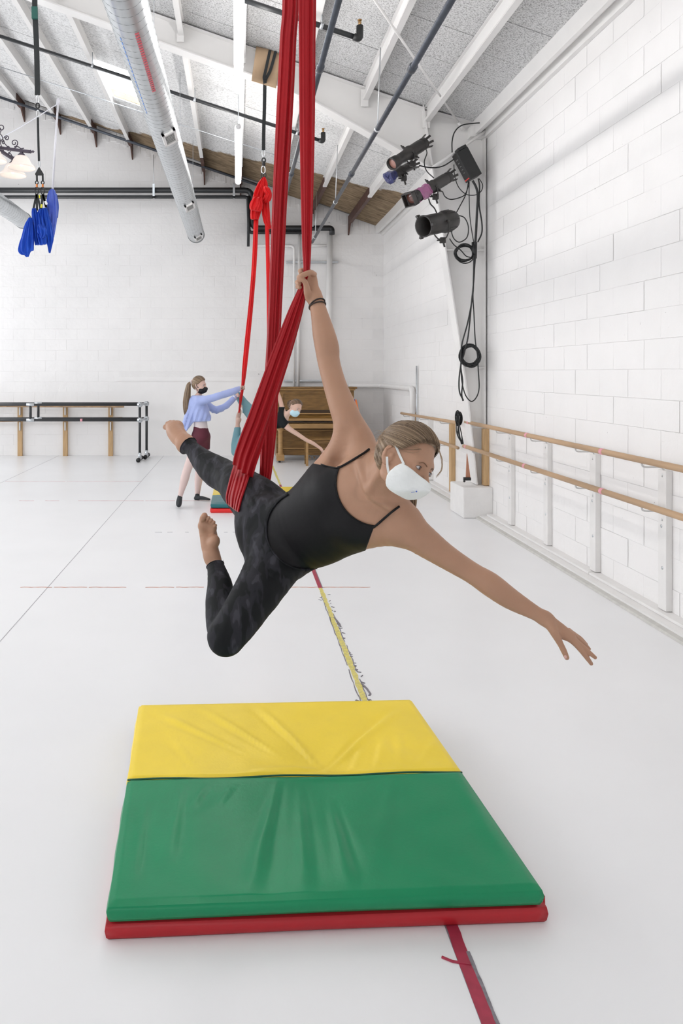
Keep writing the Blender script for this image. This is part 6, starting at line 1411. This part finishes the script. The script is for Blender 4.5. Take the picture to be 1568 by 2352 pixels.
lo, hi = SW.bounds(); sdf_obj('sweater', SW, M['blue_knit'], D3, [(lo, hi, .0115, None)], swp)
for (c, n_) in ((P(539, 913, 8.92), P(546, 905, 8.93)-P(528, 924, 8.92)),): ringfit(A3, c, n_, .009, 'watch', M['silver'], D3, .004)
H3.eyes(D3, (.95, 0, -.1)); H3.brows(A3, D3)
MK3 = Field(); MK3.ell(H3.p(.036, 0, -.050), (.054, .060, .048), H3.ax(), .02); MK3.ell(H3.p(.030, 0, -.070), (.048, .050, .032), H3.ax(), .03); MK3.chain([(*H3.p(.090, 0, -.026), .012), (*H3.p(.106, 0, -.040), .016), (*H3.p(.092, 0, -.070), .012)], .035, 2)
c3_ = np.array(tuple(H3.C)); mk3 = sdf_obj('face_mask', MK3, M['mask_black'], D3, [(c3_-.15, c3_+.15, .006, None)], mpost(H3), relax=2)
for r in (1, -1): mb = MB(); mb.tube(crom([H3.p(.022, r*.062, -.030), H3.p(.005, r*.076, -.015), H3.p(-.004, r*.082, .015)], 4), .0035, 6); mb.tube(crom([H3.p(.012, r*.062, -.070), H3.p(-.004, r*.074, -.045), H3.p(-.012, r*.080, -.030)], 4), .0035, 6); mb.build('ear_loop', M['mask_black'], mk3)
hair_cap(H3, A3, D3, 'hair_blond', lambda f, r, u: smax(smax(f*f32(.74)-u*f32(.66)-f32(.010)+np.abs(r)*f32(.10), -(u+f32(.06)), .01), f32(.028)-np.sqrt((f+.0)**2+(u+.014)**2+((np.abs(r)-.085)*.6)**2), .008), .009, h=.005, tie=(-.10, 0, .05))
st = []; rnd = random.Random(14)
for k in range(240):
    a, rr = rnd.uniform(0, 2*PI), math.sqrt(rnd.random()); w = (.010, .022, .036, .045, .040, .020)
    c = [P(441, 876, YW), P(434, 882, YW), P(431, 900, YW), P(429, 922, YW), P(429, 940, YW-.02), P(430, 958, YW-.02)]
    st.append((crom([c[i]+V(rr*math.cos(a)*w[i], rr*math.sin(a)*w[i], rnd.uniform(-.02, .02)*(i > 3)*2) for i in range(6)], 4), min(1, max(0, rnd.gauss(.5, .25))), 2.5))
ribbon_hair('ponytail', st, .0022, 'hair_blond', D3)
mb = MB(); mb.tube([P(439, 878, YW)+V(0, .02*math.cos(a), .02*math.sin(a)) for a in np.linspace(0, 2*PI, 13)[:-1]], .008, 6, closed=True); mb.build('hair_tie', M['white_leo'], D3)
# ---------------------------------------------------------------- upright piano with bench
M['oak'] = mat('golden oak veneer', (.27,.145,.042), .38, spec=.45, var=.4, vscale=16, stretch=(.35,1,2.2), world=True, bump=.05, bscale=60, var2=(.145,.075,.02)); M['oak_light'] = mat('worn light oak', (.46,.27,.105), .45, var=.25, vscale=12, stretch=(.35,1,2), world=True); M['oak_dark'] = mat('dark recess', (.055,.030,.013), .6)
pn = thing('upright_piano', 'old golden oak upright piano against the back wall behind the dancers', 'piano', (1.4, 13.2, 0))
xl, xr, yf, yb = .70, 2.10, 13.05, 13.60; zt = 1.33
def bxp(name, lo, hi, m='oak', b=.006, par=None): mb = MB(); mb.box(lo, hi, b=b); return mb.build(name, M[m], par or pn)
bxp('side_panel', (xl, yf, .0+.06), (xl+.05, yb, zt-.03)); bxp('side_panel', (xr-.05, yf, .06), (xr, yb, zt-.03)); bxp('lid', (xl-.05, yf-.05, zt-.03), (xr+.05, yb, zt+.005)); bxp('lid_moulding', (xl-.02, yf-.025, zt-.055), (xr+.02, yb, zt-.03), 'oak_light')
bxp('upper_panel', (xl+.05, yf+.02, .88), (xr-.05, yf+.05, zt-.05)); bxp('upper_rail', (xl+.05, yf, zt-.12), (xr-.05, yf+.022, zt-.055)); bxp('upper_rail', (xl+.05, yf, .86), (xr-.05, yf+.022, .92), 'oak_dark'); 
for x in (xl+.05, xr-.13): bxp('stile', (x, yf, .90), (x+.08, yf+.022, zt-.11))
bxp('music_shelf', (xl+.03, yf-.06, .845), (xr-.03, yf+.03, .868), 'oak_light', .004)
mb = MB(); mb.box((xl+.06, yf-.20, .70), (xr-.06, yf+.02, .72), b=.003); mb.build('key_slip', M['oak_dark'], pn)
mb = MB(); vs = [(xl+.04, yf-.02, .845), (xr-.04, yf-.02, .845), (xr-.04, yf-.13, .775), (xl+.04, yf-.13, .775)]; mb.add(vs+[(x, y+.02, z-.015) for x, y, z in vs], [(0,1,2,3), (7,6,5,4), (0,3,7,4), (1,5,6,2), (2,6,7,3), (0,4,5,1)]); mb.build('fallboard', M['oak'], pn)
bxp('fallboard_edge', (xl+.04, yf-.20, .735), (xr-.04, yf-.12, .778), 'oak_light'); bxp('keybed', (xl-.02, yf-.26, .605), (xr+.02, yf+.02, .69), 'oak_light', .008)
for x in (xl-.02, xr-.08): bxp('key_block', (x, yf-.26, .69), (x+.10, yf, .80), 'oak')
bxp('lower_panel', (xl+.05, yf+.06, .16), (xr-.05, yf+.09, .60)); bxp('lower_rail', (xl+.05, yf+.03, .10), (xr-.05, yf+.07, .20), 'oak'); bxp('panel_moulding', (xl+.08, yf+.04, .21), (xr-.08, yf+.065, .235), 'oak_light', .003); bxp('panel_moulding', (xl+.08, yf+.04, .54), (xr-.08, yf+.065, .56), 'oak_light', .003)
for x in (xl+.045, xr-.055):
    mb = MB(); mb.lathe([(.055, 0), (.055, .02), (.040, .03), (.040, .40), (.05, .42), (.062, .44), (.062, .46)], 16, Matrix.Translation((x+.02, yf-.19, .145))); mb.build('leg_column', M['oak_light'], pn)
    bxp('toe_block', (x-.05, yf-.27, .035), (x+.085, yf+.02, .145), 'oak_light', .008)
    mb = MB(); mb.cyl((x-.02, yf-.22, .02), (x+.02, yf-.22, .02), .022, 12); mb.build('caster', M['black_metal'], pn)
for x in (1.30, 1.38): mb = MB(); mb.tube(crom([(x, yf+.06, .07), (x, yf-.03, .075), (x, yf-.10, .065)], 4), .011, 8); mb.build('pedal', M['brass'], pn)
bn = thing('piano_bench', 'small wooden bench in front of the piano, partly hidden by the dancers', 'bench', (1.62, 12.45, 0))
mb = MB(); mb.box((1.16, 12.34, .44), (2.0, 12.66, .475), b=.006); mb.build('seat', M['oak'], bn)
for x in (1.17, 1.95):
    for y, m in ((12.36, 'oak_light'), (12.60, 'oak')): mb = MB(); mb.box((x, y, 0), (x+.04, y+.04, .44), b=.003); mb.build('leg', M[m], bn)
for y in (12.37, 12.62): mb = MB(); mb.box((1.2, y, .38), (1.96, y+.02, .44)); mb.build('apron', M['oak'], bn)
M['navy'] = mat('navy board', (.03,.05,.25), .5); M['orange'] = mat('orange edge', (.85,.22,.05), .5)
lb = thing('leaning_board', 'navy blue board with orange edge leaning beside the piano behind the raised arm', 'board', tuple(P(825, 1045, 12.9)))
def slab4(name, pts, th, m):
    mb = MB(); q = [P(x, y, Y) for x, y, Y in pts]; mb.add(q+[p+V(0, th, 0) for p in q], [(0,1,2,3), (7,6,5,4), (0,4,5,1), (1,5,6,2), (2,6,7,3), (3,7,4,0)]); mb.build(name, M[m], lb)
slab4('board', [(811, 917, 12.96), (815, 917, 12.96), (842, 1062, 12.55), (822, 1062, 12.55)], .02, 'navy'); slab4('edge', [(815, 917, 12.955), (818.5, 918, 12.955), (850, 1062, 12.545), (842, 1062, 12.545)], .025, 'orange')
# ---------------------------------------------------------------- blue fabrics hung at the left
YH = 8.0; pq = YH/FPX
hm = thing('hanging_hammock', 'bundled bright blue yoga hammock on black daisy straps hanging at the left', 'hammock', tuple(P(88, 585, YH)))
for i, st_ in enumerate(([S(78, 479, YH, 9, 8), S(80, 492, YH, 14, 12), S(83, 515, YH, 16, 14), S(85, 540, YH, 17, 14), S(88, 562, YH, 15, 10)], [S(94, 480, YH, 10, 8), S(93, 500, YH, 17, 14), S(95, 525, YH-.05, 20, 16), S(97, 548, YH-.05, 20, 14), S(99, 562, YH-.05, 15, 8)],
     [S(70, 500, YH-.05, 7, 6), S(67, 520, YH-.05, 20, 10), S(64, 545, YH-.05, 27, 14), S(61, 565, YH-.05, 33, 14), S(60, 577, YH-.05, 32, 12), S(62, 584, YH-.05, 14, 6), S(63, 590, YH-.05, 6, 3)], [S(103, 478, YH, 12, 9), S(106, 500, YH, 16, 12), S(110, 525, YH, 20, 12), S(113, 548, YH, 20, 10), S(114, 562, YH, 12, 6), S(114, 581, YH, 4, 3)],
     [S(90, 518, YH-.1, 10, 8), S(95, 528, YH-.12, 20, 12), S(98, 536, YH-.12, 18, 12), S(94, 545, YH-.1, 10, 8)])):
    mb = MB(); silk_loft(mb, st_, 7, 60+i, 72, .36, 6); mb.build('fabric_fold', M['silk_blue'], hm)
hr = thing('hammock_rigging', 'long black strap, triangle plate and twin carabiners above the blue hammock', 'rigging', tuple(P(92, 470, YH)))
web('webbing_strap', [P(80, -20, 7.95), P(80, 20, 7.96), P(84, 110, 7.98), P(86, 200, YH), P(86, 218, YH)], .055, .02, hr); 
M['green_sleeve'] = mat('dark green sleeve', (.02,.11,.09), .6); web('strap_sleeve', [P(79.5, 16, 7.94), P(80, 42, 7.94)], .062, .03, hr, 'green_sleeve')
carabiner(P(86.5, 228, YH), 9*pq, 3*pq, 'carabiner', M['chrome'], hr); carabiner(P(86.5, 243, YH), 6*pq, 4*pq, 'swivel', M['black_metal'], hr, .008); carabiner(P(87, 261, YH), 8*pq, 3*pq, 'carabiner', M['chrome'], hr)
web('webbing_strap', [P(87, 270, YH), P(88, 320, YH), P(89.5, 370, YH)], .022, .012, hr); carabiner(P(90, 377, YH), 8*pq, 2.4*pq, 'carabiner', M['chrome'], hr)
mb = MB(); tri = [P(90, 383, YH), P(100.5, 400, YH), P(99, 403, YH), P(82, 403, YH), P(80.5, 400, YH)]; mb.prism([(p.x, p.z) for p in tri], YH-.006, YH+.006); mb.build('triangle_plate', M['black_metal'], hr)
M['orange_band'] = mat('orange clip', (.85,.25,.04), .5); M['yellow_tag'] = mat('yellow tag', (.8,.75,.05), .6); M['white_tag'] = mat('white tag', (.85,.85,.85), .6)
for x in (84.5, 98):
    mb = MB(); mb.tube([P(x, 402, YH), P(x+.3, 416, YH)], .011, 8); mb.build('link', M['black_metal'], hr); carabiner(P(x, 419.5, YH), 3.8*pq, 3.2*pq, 'ring', M['black_metal'], hr, .006); mb = MB(); mb.tube([P(x, 423, YH), P(x, 430, YH)], [.010, .012], 8); mb.build('clip', M['orange_band'], hr); carabiner(P(x, 438, YH), 8.5*pq, 4.2*pq, 'carabiner', M['black_metal'], hr, .006)
for a, b in (((84, 445), (77, 479)), ((84, 445), (85, 482)), ((85, 445), (93, 480)), ((98, 445), (95, 478)), ((98, 445), (105, 474)), ((99, 445), (108, 482))): web('daisy_strap', [P(*a, YH), P(*b, YH)], .022, .008, hr)
mb = MB(); mb.beam(P(90.5, 448, YH-.02), P(91, 455, YH-.02), .014, .004, up=(0,1,0)); mb.build('tag', M['yellow_tag'], hr); mb = MB(); mb.beam(P(95.5, 469, YH-.02), P(94.5, 477, YH-.02), .02, .004, up=(0,1,0)); mb.build('tag', M['yellow_tag'], hr); mb = MB(); mb.beam(P(104, 462, YH-.02), P(107.5, 470, YH-.02), .026, .004, up=(0,1,0)); mb.build('tag', M['white_tag'], hr)
b2 = thing('hanging_silk', 'paler blue silk bunched at the end of a white rope, right of the blue hammock', 'aerial silk', tuple(P(118, 540, 8.1)))
mb = MB(); silk_loft(mb, [S(120, 434, 8.1, 5, 5), S(120, 441, 8.1, 15, 12), S(120, 460, 8.1, 22, 18), S(121, 485, 8.1, 22, 18), S(121, 505, 8.1, 19, 16), S(120, 525, 8.1, 15, 12), S(119, 545, 8.1, 10, 6)], 9, 71, 84, .26, 8); mb.build('fabric_fold', M['silk_pale'], b2)
mb = MB(); silk_loft(mb, [S(114, 446, 8.13, 9, 9), S(112, 470, 8.13, 11, 10), S(113, 500, 8.13, 12, 9), S(116, 530, 8.13, 9, 7)], 5, 72, 48, .22, 6); mb.build('fabric_fold', M['silk_blue'], b2); mb = MB(); silk_loft(mb, [S(127, 446, 8.13, 7, 9), S(130, 470, 8.13, 9, 9), S(129, 500, 8.13, 8, 8)], 5, 73, 48, .22, 6); mb.build('fabric_fold', M['silk_blue'], b2)
M['rope'] = mat('white rope', (.80,.80,.86), .6)
mb = MB(); mb.tube([P(133, 238, 8.4), P(127, 330, 8.2), P(121, 437, 8.1)], .012, 8); mb.tube([P(133, 238, 8.4), P(134, 228, 8.45)], .02, 8); mb.build('rope', M['rope'], b2)
mb = MB(); mb.tube([P(133, 238, 8.45), P(90, 266, 8.5), P(40, 296, 8.7), P(-40, 340, 9.2)], .006, 6); tag(mb.build('guy_rope', M['rope']), 'thin white cord sloping down left from the rope anchor to the wall', 'cord')
# ---------------------------------------------------------------- groups of look-alikes
GROUPS = {'barre': 'ballet barres', 'cable': 'black cables at the steel column', 'stage light': 'stage lights on the steel column', 'cable coil': 'coils and hanks of black cord', 'duct': 'round air ducts', 'mat': 'folding mats', 'aerial silk': 'aerial silks', 'rigging': 'silk rigging', 'tape': 'tape lines on the floor'}
for o in list(SC.objects):
    if o.parent is None and 'category' in o:
        c = o['category']
        if c in GROUPS: o['group'] = GROUPS[c]
        elif o.name.startswith('tube_light'): o['group'] = 'tube lights'
        elif c == 'pipe': o['group'] = 'pipes under the roof and on the walls'
for o in list(SC.objects):
    if '_o' in o: del o['_o']
